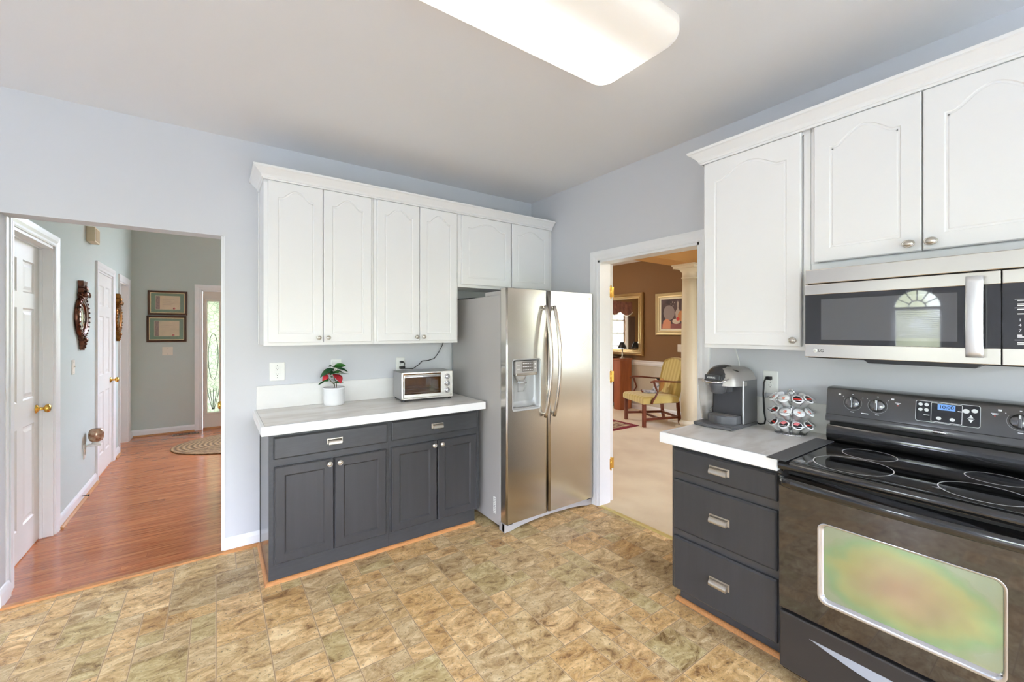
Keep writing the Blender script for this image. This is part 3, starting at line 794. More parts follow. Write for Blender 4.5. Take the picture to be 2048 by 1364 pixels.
#@@PART2
# =================================================================== KITCHEN CABINETS
def arch_loop(x0, x1, z0, z1, rise, n=26, sh=0.10):
    """closed outline (x,z): bottom-left, bottom-right, then over the top to the left; cathedral top"""
    pts = [(x0, z0), (x1, z0)]
    for k in range(n + 1):
        t = k / n; x = x1 + (x0 - x1) * t
        u = (t - sh) / (1 - 2 * sh)
        f = 0 if u <= 0 or u >= 1 else (0.5 - 0.5 * cos(2 * pi * u)) ** 0.62
        pts.append((x, z1 - rise + rise * f))
    return pts
def inset(pts, d):
    n = len(pts); out = []
    for i in range(n):
        p, q, r = Vector(pts[i - 1]), Vector(pts[i]), Vector(pts[(i + 1) % n])
        a = (q - p); c = (r - q)
        if a.length < 1e-7: a = c
        if c.length < 1e-7: c = a
        a.normalize(); c.normalize()
        na = Vector((-a.y, a.x)); nc = Vector((-c.y, c.x)); m = na + nc
        if m.length < 1e-6: m = na
        m.normalize(); k = d / max(0.35, m.dot(na))
        out.append(tuple(q + m * k))
    return out
def panel_door(b, x0, x1, z0, z1, yf, th=0.02, arch=0.0, stile=0.055, flat=False, steps=None, bev=0.004):
    """cabinet door with frame and panel; local frame, front face at y=yf towards -y"""
    if flat:
        b.box((x0, yf, z0), (x1, yf + th, z1), bev, 2); return
    L = arch_loop(x0 + stile, x1 - stile, z0 + stile, z1 - (stile if not arch else stile * 0.85), arch)
    outer = []
    n = len(L)
    for i, (x, z) in enumerate(L):
        if i == 0: outer.append((x0 + bev, z0 + bev))
        elif i == 1: outer.append((x1 - bev, z0 + bev))
        elif i == 2: outer.append((x1 - bev, z1 - bev))
        elif i == n - 1: outer.append((x0 + bev, z1 - bev))
        else: outer.append((x, z1 - bev))
    steps = steps or [(0, 0), (0.003, 0.004), (0.009, 0.004), (0.013, 0.0015), (0.017, 0.0015)]
    loops = [[(x, yf, z) for x, z in outer]] + [[(x, yf + dp, z) for x, z in inset(L, d)] for d, dp in steps]
    R = [[b.v(p) for p in lp] for lp in loops]
    for i in range(len(R) - 1):
        for j in range(n):
            k = (j + 1) % n; b.face([R[i][j], R[i][k], R[i + 1][k], R[i + 1][j]])
    b.face(R[-1])
    # bevel to the edge and the sides
    o2 = [(x0, z0), (x1, z0), (x1, z1), (x0, z1)]; i2 = [(x0 + bev, z0 + bev), (x1 - bev, z0 + bev), (x1 - bev, z1 - bev), (x0 + bev, z1 - bev)]
    for j in range(4):
        k = (j + 1) % 4
        b.poly([(i2[j][0], yf, i2[j][1]), (i2[k][0], yf, i2[k][1]), (o2[k][0], yf + bev, o2[k][1]), (o2[j][0], yf + bev, o2[j][1])])
        b.poly([(o2[j][0], yf + bev, o2[j][1]), (o2[k][0], yf + bev, o2[k][1]), (o2[k][0], yf + th, o2[k][1]), (o2[j][0], yf + th, o2[j][1])])
    b.poly([(x, yf + th, z) for x, z in o2])
def round_knob(parent, T, x, yf, z, r=0.0155, oval=1.0, m=None):
    M = Matrix.Translation((x, yf, z)) @ Matrix.Rotation(pi / 2, 4, 'X') @ Matrix.Diagonal((oval, 1, 1, 1))
    B(T).lathe([(0.009, -0.001), (0.009, 0.003), (0.006, 0.006), (0.0055, 0.014), (r * 0.85, 0.017), (r, 0.020), (r * 0.97, 0.0235), (r * 0.86, 0.0255), (r * 0.84, 0.0245), (r * 0.72, 0.0245), (r * 0.62, 0.0285), (r * 0.3, 0.0305), (0.0005, 0.031)], M=M, seg=22).build('knob', m or M_pewter, parent)
def cup_pull(parent, T, x, yf, z, w=0.092, h=0.034):
    b = B(T)
    # backplate with open front, curved hood
    b.box((x - w / 2, yf - 0.0025, z - h / 2), (x + w / 2, yf, z + h / 2), 0.001)
    n = 9; rs = []
    hw = w / 2 - 0.008
    for k in range(n):
        a = (pi * 0.56) * k / (n - 1)
        rs.append((-(0.0215 * sin(a)) - 0.0025, z + h / 2 - 0.006 - (0.024) * (1 - cos(a))))
    outer = rs; inner = [(y + 0.0018 * (1 if i else 0) + 0.0004, zz - 0.0016) for i, (y, zz) in enumerate(rs)]
    P = [b_ for b_ in outer] + inner[::-1]
    a = [b.v((x - hw, yf + y, zz)) for y, zz in P]; c = [b.v((x + hw, yf + y, zz)) for y, zz in P]
    for i in range(len(P)):
        j = (i + 1) % len(P); b.face([a[i], a[j], c[j], c[i]], False)
    # end cheeks
    for sx in (-1, 1):
        xx = x + sx * hw
        pts = [(yf - 0.0025, z + h / 2 - 0.006)] + [(yf + y, zz) for y, zz in outer] + [(yf - 0.0025, outer[-1][1])]
        f1 = [b.v((xx - 0.0009, y, zz)) for y, zz in pts]; f2 = [b.v((xx + 0.0009, y, zz)) for y, zz in pts]
        b.face(f1); b.face(f2[::-1])
        for i in range(len(pts)):
            j = (i + 1) % len(pts); b.face([f1[i], f1[j], f2[j], f2[i]])
    b.build('cup_pull', M_pewter, parent)
FR = 0.02
def upper_cabinet(label, T, x0, x1, z0, z1, depth, doors, knobs, arch=0.055, group=None, ztop=None, oval=1.0, stile=0.055):
    """doors: (x0,x1,z0,z1); knobs: x per door or None; front frame at y=0"""
    loc = T @ Vector(((x0 + x1) / 2, depth / 2, z0))
    r = thing('upper_cabinet', label, 'cabinet', loc, group)
    b = B(T)
    b.box((x0, FR, z0 + 0.004), (x1, depth - 0.001, z1))
    # face frame (rails and stiles with open middle)
    b.box((x0, 0, z0), (x1, FR, z0 + 0.03), 0.0015); b.box((x0, 0, z1 - 0.05), (x1, FR, z1), 0.0015)
    b.box((x0, 0, z0 + 0.03), (x0 + 0.028, FR, z1 - 0.05)); b.box((x1 - 0.028, 0, z0 + 0.03), (x1, FR, z1 - 0.05))
    b.box((x0 + 0.028, 0.012, z0 + 0.03), (x1 - 0.028, FR, z1 - 0.05))
    b.build('cabinet_box', M_white, r)
    for i, d in enumerate(doors):
        b = B(T); panel_door(b, *d, -0.0205, 0.02, arch=arch, stile=stile)
        o = b.build('door', M_white, r)
        if knobs[i] is not None: round_knob(o, T, knobs[i], -0.0205, d[2] + 0.03, oval=oval)
    return r
TU = frame_T(0, 3.02)
ZT = 2.44
upper_cabinet('white upper cabinet at the left end of the back wall, above the potted plant', TU, 0.240, 0.919, 1.365, ZT, 0.32,
              [(0.262, 0.580, 1.384, 2.402), (0.584, 0.899, 1.384, 2.402)], [0.553, 0.611], group='tall white upper cabinets on the back wall')
upper_cabinet('white two-door upper cabinet directly above the toaster oven', TU, 0.921, 1.594, 1.365, ZT, 0.32,
              [(0.940, 1.261, 1.384, 2.402), (1.265, 1.578, 1.384, 2.402)], [1.236, 1.291], group='tall white upper cabinets on the back wall')
upper_cabinet('short white upper cabinet above the refrigerator', TU, 1.596, 2.581, 1.815, ZT, 0.32,
              [(1.624, 2.112, 1.838, 2.402), (2.124, 2.545, 1.838, 2.402)], [None, None], arch=0.05)
B().box((2.582, 3.03, 1.815), (2.6, 3.339, ZT)).build('filler_strip', M_white, label='narrow white filler strip between fridge cabinet and corner', cat='trim strip')
b = B(); b.sweep([(0, 0), (0.006, 0), (0.010, 0.006), (0.004, 0.010), (0, 0.012)], [(0.2385, 3.335, 1.372), (0.2385, 3.335, 2.40)], (1, 0, 0))
b.T = I4; b.box((0.232, 3.322, 1.368), (0.2395, 3.339, 2.40), 0.002)
b.build('scribe_moulding', M_white, label='thin white scribe moulding where the left cabinet meets the wall', cat='moulding')

crown = [(0, 0), (0.006, 0.0), (0.008, 0.008), (0.014, 0.010), (0.015, 0.018), (0.020, 0.026), (0.030, 0.036), (0.040, 0.046), (0.050, 0.056), (0.058, 0.060), (0.060, 0.072), (0, 0.072)]
b = B(); b.sweep(crown, [(0.240, 3.339, 2.402), (0.240, 2.9995, 2.402), (2.575, 2.9995, 2.402)], (0, 0, 1))
b.build('crown_moulding', M_white, label='white crown moulding on the cabinets above plant, toaster and refrigerator', cat='moulding')

# right wall uppers: front frame plane X=2.28, local x = Y0 - y
TR = frame_T(2.28, 1.321, right=True)      # local x=0 at y=1.321
def ry(y): return 1.321 - y
upper_cabinet('tall white upper cabinet above the coffee maker', TR, 0.0, ry(0.795), 1.365, ZT, 0.319,
              [(ry(1.309), ry(0.829), 1.384, 2.402)], [ry(0.857)], arch=0.06, oval=1.15, stile=0.06)
upper_cabinet('wide white upper cabinet above the microwave', TR, ry(0.793), ry(0.031), 1.742, ZT, 0.319,
              [(ry(0.776), ry(0.4135), 1.775, 2.402), (ry(0.4100), ry(0.048), 1.775, 2.402)], [ry(0.448), ry(0.384)], arch=0.06, oval=1.3, stile=0.06)
b = B(); b.sweep(crown, [(2.2595, 0.02, 2.402), (2.2595, 1.321, 2.402), (2.599, 1.321, 2.402)][::-1], (0, 0, 1))
b.build('crown_moulding', M_white, label='white crown moulding on the cabinets above coffee maker and microwave', cat='moulding')

# ------------------------------------------------------------------ base cabinets, back wall
TB = frame_T(0, 2.762)
def drawer_front(b, x0, x1, z0, z1, yf, th=0.02):
    b.box((x0, yf + 0.006, z0), (x1, yf + th, z1))
    rs = [[(x0, yf + 0.006, z0), (x1, yf + 0.006, z0), (x1, yf + 0.006, z1), (x0, yf + 0.006, z1)],
          [(x0 + 0.008, yf, z0 + 0.008), (x1 - 0.008, yf, z0 + 0.008), (x1 - 0.008, yf, z1 - 0.008), (x0 + 0.008, yf, z1 - 0.008)]]
    for q in range(4):
        r = (q + 1) % 4; b.poly([rs[0][q], rs[0][r], rs[1][r], rs[1][q]])
    b.poly(rs[1])
def base_cabinet(label, x0, x1, drawer, doors, kx, side=False, last=False):
    r = thing('base_cabinet', label, 'cabinet', ((x0 + x1) / 2, 3.05, 0), 'charcoal base cabinets on the back wall')
    b = B(TB)
    b.box((x0, 0, 0.10), (x1, 0.574, 0.862), 0.0)
    b.box((x0, 0.004, 0.001), (x1 - (0.035 if last else 0), 0.574, 0.10))
    b.build('cabinet_box', M_char, r)
    if side:
        B().box((x0 - 0.0015, 2.768, 0.002), (x0 + 0.001, 3.325, 0.861)).build('side_panel', M_chars, r)
        B().box((x0 - 0.004, 3.318, 0.002), (x0 + 0.004, 3.3385, 0.861), 0.001).build('scribe_strip', M_blkplas, r)
    b = B(TB); drawer_front(b, *drawer, -0.0205)
    d = b.build('drawer', M_char, r); cup_pull(d, TB, (drawer[0] + drawer[1]) / 2, -0.0205, (drawer[2] + drawer[3]) / 2)
    for i, dd in enumerate(doors):
        b = B(TB)
        panel_door(b, *dd, -0.0205, 0.02, arch=0, stile=0.052, steps=[(0, 0), (0.004, 0.003), (0.009, 0.008), (0.012, 0.008)], bev=0.006)
        o = b.build('door', M_charv, r); round_knob(o, TB, kx[i], -0.0205, dd[3] - 0.028, r=0.0165)
    return r
base_cabinet('charcoal base cabinet under the potted plant, at the left end of the counter', 0.246, 0.9415, (0.267, 0.929, 0.718, 0.846),
             [(0.271, 0.592, 0.113, 0.674), (0.597, 0.920, 0.113, 0.674)], [0.566, 0.625], side=True)
base_cabinet('charcoal base cabinet under the toaster oven, next to the refrigerator', 0.9425, 1.640, (0.956, 1.617, 0.722, 0.850),
             [(0.956, 1.284, 0.113, 0.678), (1.293, 1.610, 0.113, 0.678)], [1.258, 1.318], last=True)
def qr(path, label):
    B().sweep(qr_prof, path, (0, 0, 1)).build('quarter_round_trim', M_oak, label=label, cat='trim')
qr([(0.2440, 3.318, 0.0005), (0.2440, 2.764, 0.0005), (1.605, 2.764, 0.0005)], 'orange oak quarter-round trim around the foot of the back base cabinets')

# countertop with tiled top, white bullnose edge and splash
def counter(label, T, x0, x1, d0, d1, z, rows, splash_h, splash_x0, splash_x1, th=0.055, left=True, right=False, sp=True):
    r = thing('countertop', label, 'countertop', T @ Vector(((x0 + x1) / 2, (d0 + d1) / 2, z - th)))
    e = 0.02
    b = B(T)
    b.box((x0, d0, z - th), (x1, d0 + e, z), 0.004, 3)
    if left: b.box((x0, d0 + e - 0.002, z - th), (x0 + e, d1, z), 0.004, 3)
    if right: b.box((x1 - e, d0 + e - 0.002, z - th), (x1, d1, z), 0.004, 3)
    b.build('edge_trim', M_edge, r)
    b = B(T); b.box((x0 + (e if left else 0), d0 + e, z - th + 0.004), (x1 - (e if right else 0), d1, z - 0.0015)); b.build('slab', M_edge, r)
    rects = []
    xa, xb = x0 + (e if left else 0), x1 - (e if right else 0)
    for (y0, y1, xs) in rows:
        cs = [xa] + [x for x in xs if xa < x < xb] + [xb]
        for i in range(len(cs) - 1): rects.append((cs[i], y0, cs[i + 1], y1))
    tiles_object('tiled_top', rects, z - 0.0002, M_tile, T=T, parent=r)
    if sp:
        b = B(T); b.box((splash_x0, d1 - 0.011, z + 0.0005), (splash_x1, d1 - 0.001, z + splash_h), 0.002, 2)
        b.build('backsplash', M_tilew, r)
    return r
M_tilew = mat('white_marble_splash', C(236, 234, 231), 0.3, col2=C(228, 226, 223), vscale=3, stretch=(1, 1, 2))
CZ = 0.92
counter('white tiled countertop on the charcoal cabinets below the plant and toaster oven', I4, 0.203, 1.675, 2.715, 3.34, CZ,
        [(2.735, 3.045, (0.842, 1.438)), (3.045, 3.34, (0.533, 1.133))], 0.16, 0.222, 1.675)
TC = frame_T(1.937, 1.375, right=True)
counter('white tiled countertop under the coffee maker, beside the stove', TC, 0.0, 1.375 - 0.798, 0.0, 0.663, CZ,
        [(0.02, 0.33, (0.5,)), (0.33, 0.663, (0.22,))], 0.155, 0.0, 1.375 - 0.798)

# ------------------------------------------------------------------ drawer base at the right wall
TD = frame_T(1.985, 1.327, right=True)
wd = 1.327 - 0.800
r = thing('drawer_base_cabinet', 'charcoal three-drawer base cabinet under the coffee maker', 'cabinet', (2.29, 1.065, 0))
b = B(TD); b.box((0, 0, 0.104), (wd, 0.612, 0.862)); b.box((0, 0.075, 0.001), (wd, 0.612, 0.104)); b.build('cabinet_box', M_chars, r)
for z0, z1 in ((0.724, 0.845), (0.424, 0.682), (0.112, 0.385)):
    b = B(TD); drawer_front(b, 0.017, wd - 0.012, z0, z1, -0.0205)
    d = b.build('drawer', M_charv, r); cup_pull(d, TD, wd / 2 + 0.001, -0.0205, (z0 + z1) / 2 + (0.004 if z1 > 0.7 else 0.0), w=0.100, h=0.036)
qr([(2.0585, 0.801, 0.0005), (2.0585, 1.345, 0.0005)][::-1], 'orange oak quarter-round trim at the toe of the three-drawer cabinet')

# =================================================================== REFRIGERATOR
r = thing('refrigerator', 'stainless side-by-side refrigerator with ice dispenser beside the doorway', 'refrigerator', (2.13, 2.92, 0))
FX0, FX1, FYB, FYD, FYF = 1.695, 2.575, 2.548, 2.538, 2.466
GAP = 2.084
b = B(); b.box((FX0, FYB, 0.028), (FX1, 3.30, 1.722), 0.006, 2); b.build('cabinet_body', M_fside, r)
b = B(); b.box((FX0 + 0.012, FYB + 0.01, 1.722), (FX0 + 0.14, 2.78, 1.756), 0.006); b.box((FX0 + 0.012, FYF + 0.03, 1.7685), (FX0 + 0.10, 2.57, 1.7725), 0.001)
b.build('hinge_cover', M_fside, r)
b = B(); b.box((FX1 - 0.14, FYB + 0.01, 1.722), (FX1 - 0.012, 2.78, 1.756), 0.006); b.box((FX1 - 0.10, FYF + 0.03, 1.7685), (FX1 - 0.012, 2.57, 1.7725), 0.001)
b.build('hinge_cover', M_fside, r)
b = B(); b.box((FX0 + 0.02, FYD - 0.006, 0.06), (FX1 - 0.02, FYB + 0.002, 1.72)); b.build('door_gasket', M_blkplas, r)
def door_outline(x0, x1, rl, rr):
    pts = [(x0, FYD)]
    for k in range(7):
        a = pi / 2 * k / 6; pts.append((x0 + rl - rl * cos(a), FYF + rl - rl * sin(a)))
    for k in range(7):
        a = pi / 2 * k / 6; pts.append((x1 - rr + rr * sin(a), FYF + rr - rr * cos(a)))
    pts.append((x1, FYD)); return pts
def fridge_door(x0, x1, rl, rr, z0, z1, hole=None):
    b = B(); O = door_outline(x0, x1, rl, rr); n = len(O)
    zs = [z0, z1] if not hole else [z0, hole[2] - 0.05, hole[3] + 0.05, z1]
    for j in range(len(zs) - 1):
        for i in range(n):
            k = (i + 1) % n
            if hole and j == 1 and i == 7: continue          # the flat front between the two roundings
            A, D = O[i], O[k]
            f = b.poly([(A[0], A[1], zs[j]), (D[0], D[1], zs[j]), (D[0], D[1], zs[j + 1]), (A[0], A[1], zs[j + 1])], smooth=(i not in (0, n - 2, n - 1, 7)))
    for z in (z0, z1): b.poly([(x, y, z) for x, y in O])
    if hole:
        xa, xb = O[7][0], O[8][0]; zb, zt = zs[1], zs[2]
        inner = rrect(hole[0], hole[1], hole[2], hole[3], 0.018)
        cx, cz = (hole[0] + hole[1]) / 2, (hole[2] + hole[3]) / 2
        outer = []
        for x, z in inner:
            # push outwards to the rectangle border
            kx = ((xb if x > cx else xa) - cx) / (x - cx) if abs(x - cx) > 1e-6 else 1e9
            kz = ((zt if z > cz else zb) - cz) / (z - cz) if abs(z - cz) > 1e-6 else 1e9
            # separable map keeps the corners in place
            tx = min(1, abs(x - cx) / (hole[1] - cx)); tz = min(1, abs(z - cz) / (hole[3] - cz))
            if kx < kz: X_, Z_ = (xb if x > cx else xa), cz + (z - cz) * kx
            else: X_, Z_ = cx + (x - cx) * kz, (zt if z > cz else zb)
            outer.append((X_, Z_))
        m_ = len(inner); vi = [b.v((x, FYF, z)) for x, z in inner]; vo = [b.v((x, FYF, z)) for x, z in outer]
        corners = [(xb, zt), (xa, zt), (xa, zb), (xb, zb)]
        for i in range(m_):
            k = (i + 1) % m_
            b.face([vo[i], vo[k], vi[k], vi[i]])
            o1, o2 = outer[i], outer[k]
            if abs(o1[0] - o2[0]) > 1e-5 and abs(o1[1] - o2[1]) > 1e-5:
                c = min(corners, key=lambda q: (q[0] - (o1[0] + o2[0]) / 2) ** 2 + (q[1] - (o1[1] + o2[1]) / 2) ** 2)
                b.face([vo[i], b.v((c[0], FYF, c[1])), vo[k]])
    bmesh.ops.remove_doubles(b.bm, verts=b.bm.verts, dist=1e-5)
    return b
HOLE = (1.749, 2.007, 0.876, 1.250)
d1 = fridge_door(FX0, GAP - 0.003, 0.012, 0.022, 0.068, 1.768, HOLE).build('freezer_door', M_steel, r)
d2 = fridge_door(GAP + 0.003, FX1, 0.022, 0.012, 0.068, 1.768).build('refrigerator_door', M_steel, r)
def fridge_handle(x, parent):
    pts = []; n = 22
    for k in range(n + 1):
        t = k / n; z = 0.805 + 0.845 * t
        pts.append((x, FYF - 0.022 - 0.068 * sin(pi * t) ** 0.8, z))
    b = B(); b.tube(pts, 0.0125, seg=14, flat=1.25)
    for z in (0.83, 1.625): b.tube([(x, FYF + 0.002, z), (x, FYF - 0.036, z)], 0.010, seg=10)
    b.build('handle', M_steel2, parent)
fridge_handle(2.040, d1); fridge_handle(2.126, d2)
# dispenser
b = B(); inner = rrect(HOLE[0], HOLE[1], HOLE[2], HOLE[3], 0.018)
ins = rrect(HOLE[0] + 0.006, HOLE[1] - 0.006, HOLE[2] + 0.012, HOLE[3] - 0.006, 0.016)
ins2 = rrect(HOLE[0] + 0.02, HOLE[1] - 0.02, HOLE[2] + 0.055, HOLE[3] - 0.01, 0.03)
out_ = rrect(HOLE[0] - 0.004, HOLE[1] + 0.004, HOLE[2] - 0.004, HOLE[3] + 0.004, 0.022)
b.rings([[(x, FYF - 0.001, z) for x, z in out_], [(x, FYF - 0.004, z) for x, z in inner], [(x, FYF + 0.004, z) for x, z in ins], [(x, FYF + 0.05, z) for x, z in ins], [(x, FYF + 0.060, z) for x, z in ins2]], caps=False)
b.face([b.v((x, FYF + 0.060, z)) for x, z in ins2])
b.build('dispenser_recess', M_silver, d1)
b = B(); b.box((1.775, FYF - 0.002, 1.135), (1.975, FYF + 0.06, 1.238), 0.004)
b.build('dispenser_panel', M_fside, d1)
b = B(); b.box((1.777, FYF - 0.006, 1.130), (1.973, FYF + 0.004, 1.150), 0.003); b.build('dispenser_lip', M_steel2, d1)
b = B(); b.box((1.832, FYF - 0.0035, 1.160), (1.935, FYF - 0.0015, 1.232)); b.build('control_pad', mat('dark_grey_panel', C(110, 104, 100), 0.3), d1)
marks('control_mark', I4, M_wmark, d1, [((1.838 + i * 0.0158, FYF - 0.0042, 1.168 + j * 0.024), (1.848 + i * 0.0158, FYF - 0.003, 1.174 + j * 0.024)) for i in range(6) for j in range(3)]
      + [((1.948, FYF - 0.0032, 1.178 + j * 0.03), (1.962, FYF - 0.0015, 1.188 + j * 0.03)) for j in range(2)] + [((1.787, FYF - 0.0032, 1.178 + j * 0.03), (1.815, FYF - 0.0015, 1.181 + j * 0.03)) for j in range(2)])
b = B(); b.lathe([(0.052, 0.045), (0.050, 0.025), (0.034, 0.008), (0.030, 0)], M=Matrix.Translation((1.845, FYF + 0.033, 1.090)), sy=0.55, seg=20); b.build('ice_chute', M_fside, d1)
b = B(); b.tube([(1.812, FYF + 0.012, 1.10), (1.808, FYF + 0.014, 1.075), (1.818, FYF + 0.03, 1.01), (1.872, FYF + 0.03, 1.01), (1.882, FYF + 0.014, 1.075), (1.878, FYF + 0.012, 1.10)], 0.0022, seg=6)
b.tube([(1.808, FYF + 0.014, 1.077), (1.882, FYF + 0.014, 1.077)], 0.008, seg=8); b.build('dispenser_lever', M_silver, d1)
b = B(); b.lathe([(0.11, 0), (0.112, 0.004), (0.108, 0.008), (0.09, 0.006)], M=Matrix.Translation((1.878, FYF + 0.034, 0.886)), sy=0.24, seg=28); b.build('drip_tray', M_fside, d1)
text('brand_badge', 'LG', 0.018, M_brass, d2, (2.53, FYF - 0.0005, 1.726), (1, 0, 0), (0, 0, 1))
# bottom grille with arched lower edge
b = B(); n = 16; top = [(FX0 - 0.002 + (FX1 - FX0 + 0.004) * k / n, 0.066) for k in range(n + 1)]
low = [(x, 0.002 + 0.034 * max(0, sin(pi * min(1, max(0, (k / n - 0.06) / 0.88)))) ** 0.6) for k, (x, z) in enumerate(top)]
pts = top + low[::-1]
b.prism([(x, z) for x, z in pts], -2.520, -2.488, M=Matrix(((1, 0, 0, 0), (0, 0, -1, 0), (0, 1, 0, 0), (0, 0, 0, 1))))
b.box((FX0 - 0.002, 2.49, 0.002), (FX0 + 0.02, 2.56, 0.066), 0.004); b.box((FX1 - 0.02, 2.49, 0.002), (FX1 + 0.002, 2.56, 0.066), 0.004)
b.build('bottom_grille', M_fside, r)
for fx in (FX0 + 0.03, FX1 - 0.08):
    for fy in (2.60, 3.2): B().box((fx, fy, 0.0), (fx + 0.05, fy + 0.05, 0.03)).build('foot', M_blkplas, r)
for fx in (FX0 + 0.012, FX1 - 0.06): B().box((fx, FYF + 0.008, 0.058), (fx + 0.048, 2.54, 0.069)).build('lower_hinge', M_blkplas, r)
b = B(); b.box((FX0 - 0.0012, 2.606, 0.100), (FX0, 2.640, 0.222)); s = b.build('rating_label', M_plastic, r, label='white rating sticker')
b = B()
for k in range(9): b.box((FX0 - 0.0018, 2.610, 0.108 + k * 0.0125), (FX0 - 0.0012, 2.636 - (k % 3) * 0.007, 0.112 + k * 0.0125))
b.build('label_print', M_gmark, s)
# power cord: from the socket up and over the fridge
b = B(); b.tube([(1.236, 3.322, 1.158), (1.245, 3.30, 1.153), (1.285, 3.30, 1.150), (1.33, 3.31, 1.144), (1.385, 3.31, 1.178), (1.415, 3.315, 1.205), (1.47, 3.315, 1.208), (1.525, 3.315, 1.222), (1.565, 3.315, 1.27), (1.60, 3.315, 1.33), (1.640, 3.315, 1.45), (1.66, 3.30, 1.60), (1.675, 3.26, 1.70), (1.70, 3.20, 1.732), (1.76, 3.05, 1.734), (1.85, 3.0, 1.732)], 0.0032, seg=7)
b.build('power_cord', M_cord, label='black cord rising from the middle socket to the top of the refrigerator', cat='cord')

# =================================================================== OVER-RANGE MICROWAVE  (front plane X=2.20, y .790 -> .031)
M_beigesteel = M_steel2
r = thing('microwave_oven', 'stainless over-the-range microwave with smoked glass door', 'microwave', (2.41, 0.41, 1.34))
my0, my1 = 0.790, 0.032
b = B(); b.box((2.235, my1, 1.336), (2.598, my0, 1.738), 0.003); b.build('housing', M_blkplas, r)
b = B(); b.box((2.204, my1, 1.672), (2.240, my0, 1.736), 0.003); b.build('vent_panel', M_steel2, r)
# door frame with real window opening; TM: local x from y=.790 rightwards, front y=0 at X=2.20
TM = frame_T(2.200, 0.790, right=True)
dw = 0.790 - 0.204
def frame_face(b, W_, H0, H1, hx0, hx1, hz0, hz1, th):
    b.box((0, 0, H0), (W_, th, hz0), 0.002); b.box((0, 0, hz1), (W_, th, H1), 0.002)
    b.box((0, 0.001, hz0 - 0.003), (hx0, th, hz1 + 0.003)); b.box((hx1, 0.001, hz0 - 0.003), (W_, th, hz1 + 0.003))
b = B(TM); b.box((0, 0, 1.342), (dw, 0.034, 1.399), 0.002); b.box((0, 0, 1.622), (dw, 0.034, 1.668), 0.002); b.box((0, 0.0335, 1.342), (dw, 0.036, 1.668))
md = b.build('door', M_steel2, r)
b = B(TM); b.box((0.0, 0.0022, 1.3985), (dw, 0.033, 1.6225)); b.build('door_glass', M_mwglass, md)
b = B(TM); b.box((0.062, 0.0018, 1.420), (0.482, 0.0026, 1.600)); b.build('window_screen', mat('smoked_window_screen', C(92, 92, 94), 0.02, spec=0.9), md)
b = B(TM); hz = [1.366 + 0.286 * k / 14 for k in range(15)]
b.rings([[(0.528 + 0.022 * cos(a), -0.028 - 0.012 * sin(pi * k / 14) - 0.007 * sin(a), hz[k]) for a in [2 * pi * q / 14 for q in range(14)]] for k in range(15)])
for z in (1.39, 1.63): b.box((0.515, -0.028, z - 0.015), (0.541, 0.002, z + 0.015))
b.build('handle', mat('satin_white_metal', C(226, 226, 228), 0.35, metal=0.7), md)
cp = B(TM); cp.box((dw + 0.003, 0, 1.342), (0.758, 0.036, 1.399), 0.002); cp.box((dw + 0.003, 0, 1.622), (0.758, 0.036, 1.668), 0.002); cp.box((dw + 0.003, 0.034, 1.39), (0.758, 0.0365, 1.63))
cpo = cp.build('control_panel', M_steel2, r)
b = B(TM); b.box((dw + 0.003, 0.0022, 1.3985), (0.758, 0.033, 1.6225)); b.build('control_glass', M_mwglass, cpo)
b = B(TM); x = dw + 0.036
for z, w_ in ((1.560, 0.022), (1.548, 0.018), (1.543, 0.018), (1.530, 0.018), (1.515, 0.014), (1.443, 0.010), (1.437, 0.016), (1.418, 0.018), (1.413, 0.018)):
    b.box((x, 0.0012, z), (x + w_, 0.0024, z + 0.0035))
b.box((x - 0.006, 0.0016, 1.566), (x + 0.1, 0.0024, 1.567)); b.box((x - 0.006, 0.0016, 1.5365), (x + 0.1, 0.0024, 1.5375)); b.box((x - 0.006, 0.0016, 1.428), (x + 0.1, 0.0024, 1.429))
for c_ in (1, 2):
    for q in range(4): b.box((x + 0.035 * c_, 0.0012, 1.44 + q * 0.018), (x + 0.035 * c_ + 0.006, 0.0024, 1.448 + q * 0.018))
b.build('button_print', M_wmark, cpo)
for s_, z in (('1', 1.4955), ('4', 1.478), ('7', 1.4605)):
    text('key_digit', s_, 0.0135, M_wmark, cpo, (2.2005, 0.790 - (x + 0.006), z), (0, -1, 0), (0, 0, 1))
text('brand_name', 'LG', 0.0175, mat('dark_grey_print', C(92, 90, 88), 0.5), md, (2.1995, 0.790 - 0.062, 1.3705), (0, -1, 0), (0, 0, 1))
b = B(TM); b.lathe([(0.0085, 0), (0.0085, 0.0012), (0.001, 0.0014)], M=Matrix.Translation((0.040, 0.0006, 1.3705)) @ Matrix.Rotation(pi / 2, 4, 'X'), seg=20); b.build('brand_emblem', M_plastic, md)
b = B(TM); b.box((0.036, -0.0012, 1.3695), (0.0385, -0.0006, 1.3725)); b.box((0.0405, -0.0012, 1.367), (0.0412, -0.0006, 1.374)); b.build('brand_emblem_mark', M_gmark, md)
b = B(TM); b.prism([(0.205, 1.3425), (0.545, 1.3425), (0.525, 1.325), (0.225, 1.325)], 0.0, 0.30, M=Matrix(((1, 0, 0, 0), (0, 0, 1, 0.012), (0, 1, 0, 0), (0, 0, 0, 1)))); b.build('grease_filter', M_blkplas, r)

# =================================================================== RANGE (y .793 -> .031, front X ~1.93)
r = thing('electric_range', 'black freestanding electric range with glass cooktop', 'stove', (2.26, 0.41, 0))
ry0, ry1 = 0.791, 0.031
TS = frame_T(1.940, ry0, right=True); RW = ry0 - ry1
b = B(TS); b.box((0.002, 0.03, 0.03), (RW - 0.002, 0.62, 0.885)); 
for x in (0.04, RW - 0.08):
    for y in (0.08, 0.55): b.box((x, y, 0.0), (x + 0.04, y + 0.04, 0.031))
b.build('body', M_blk, r)
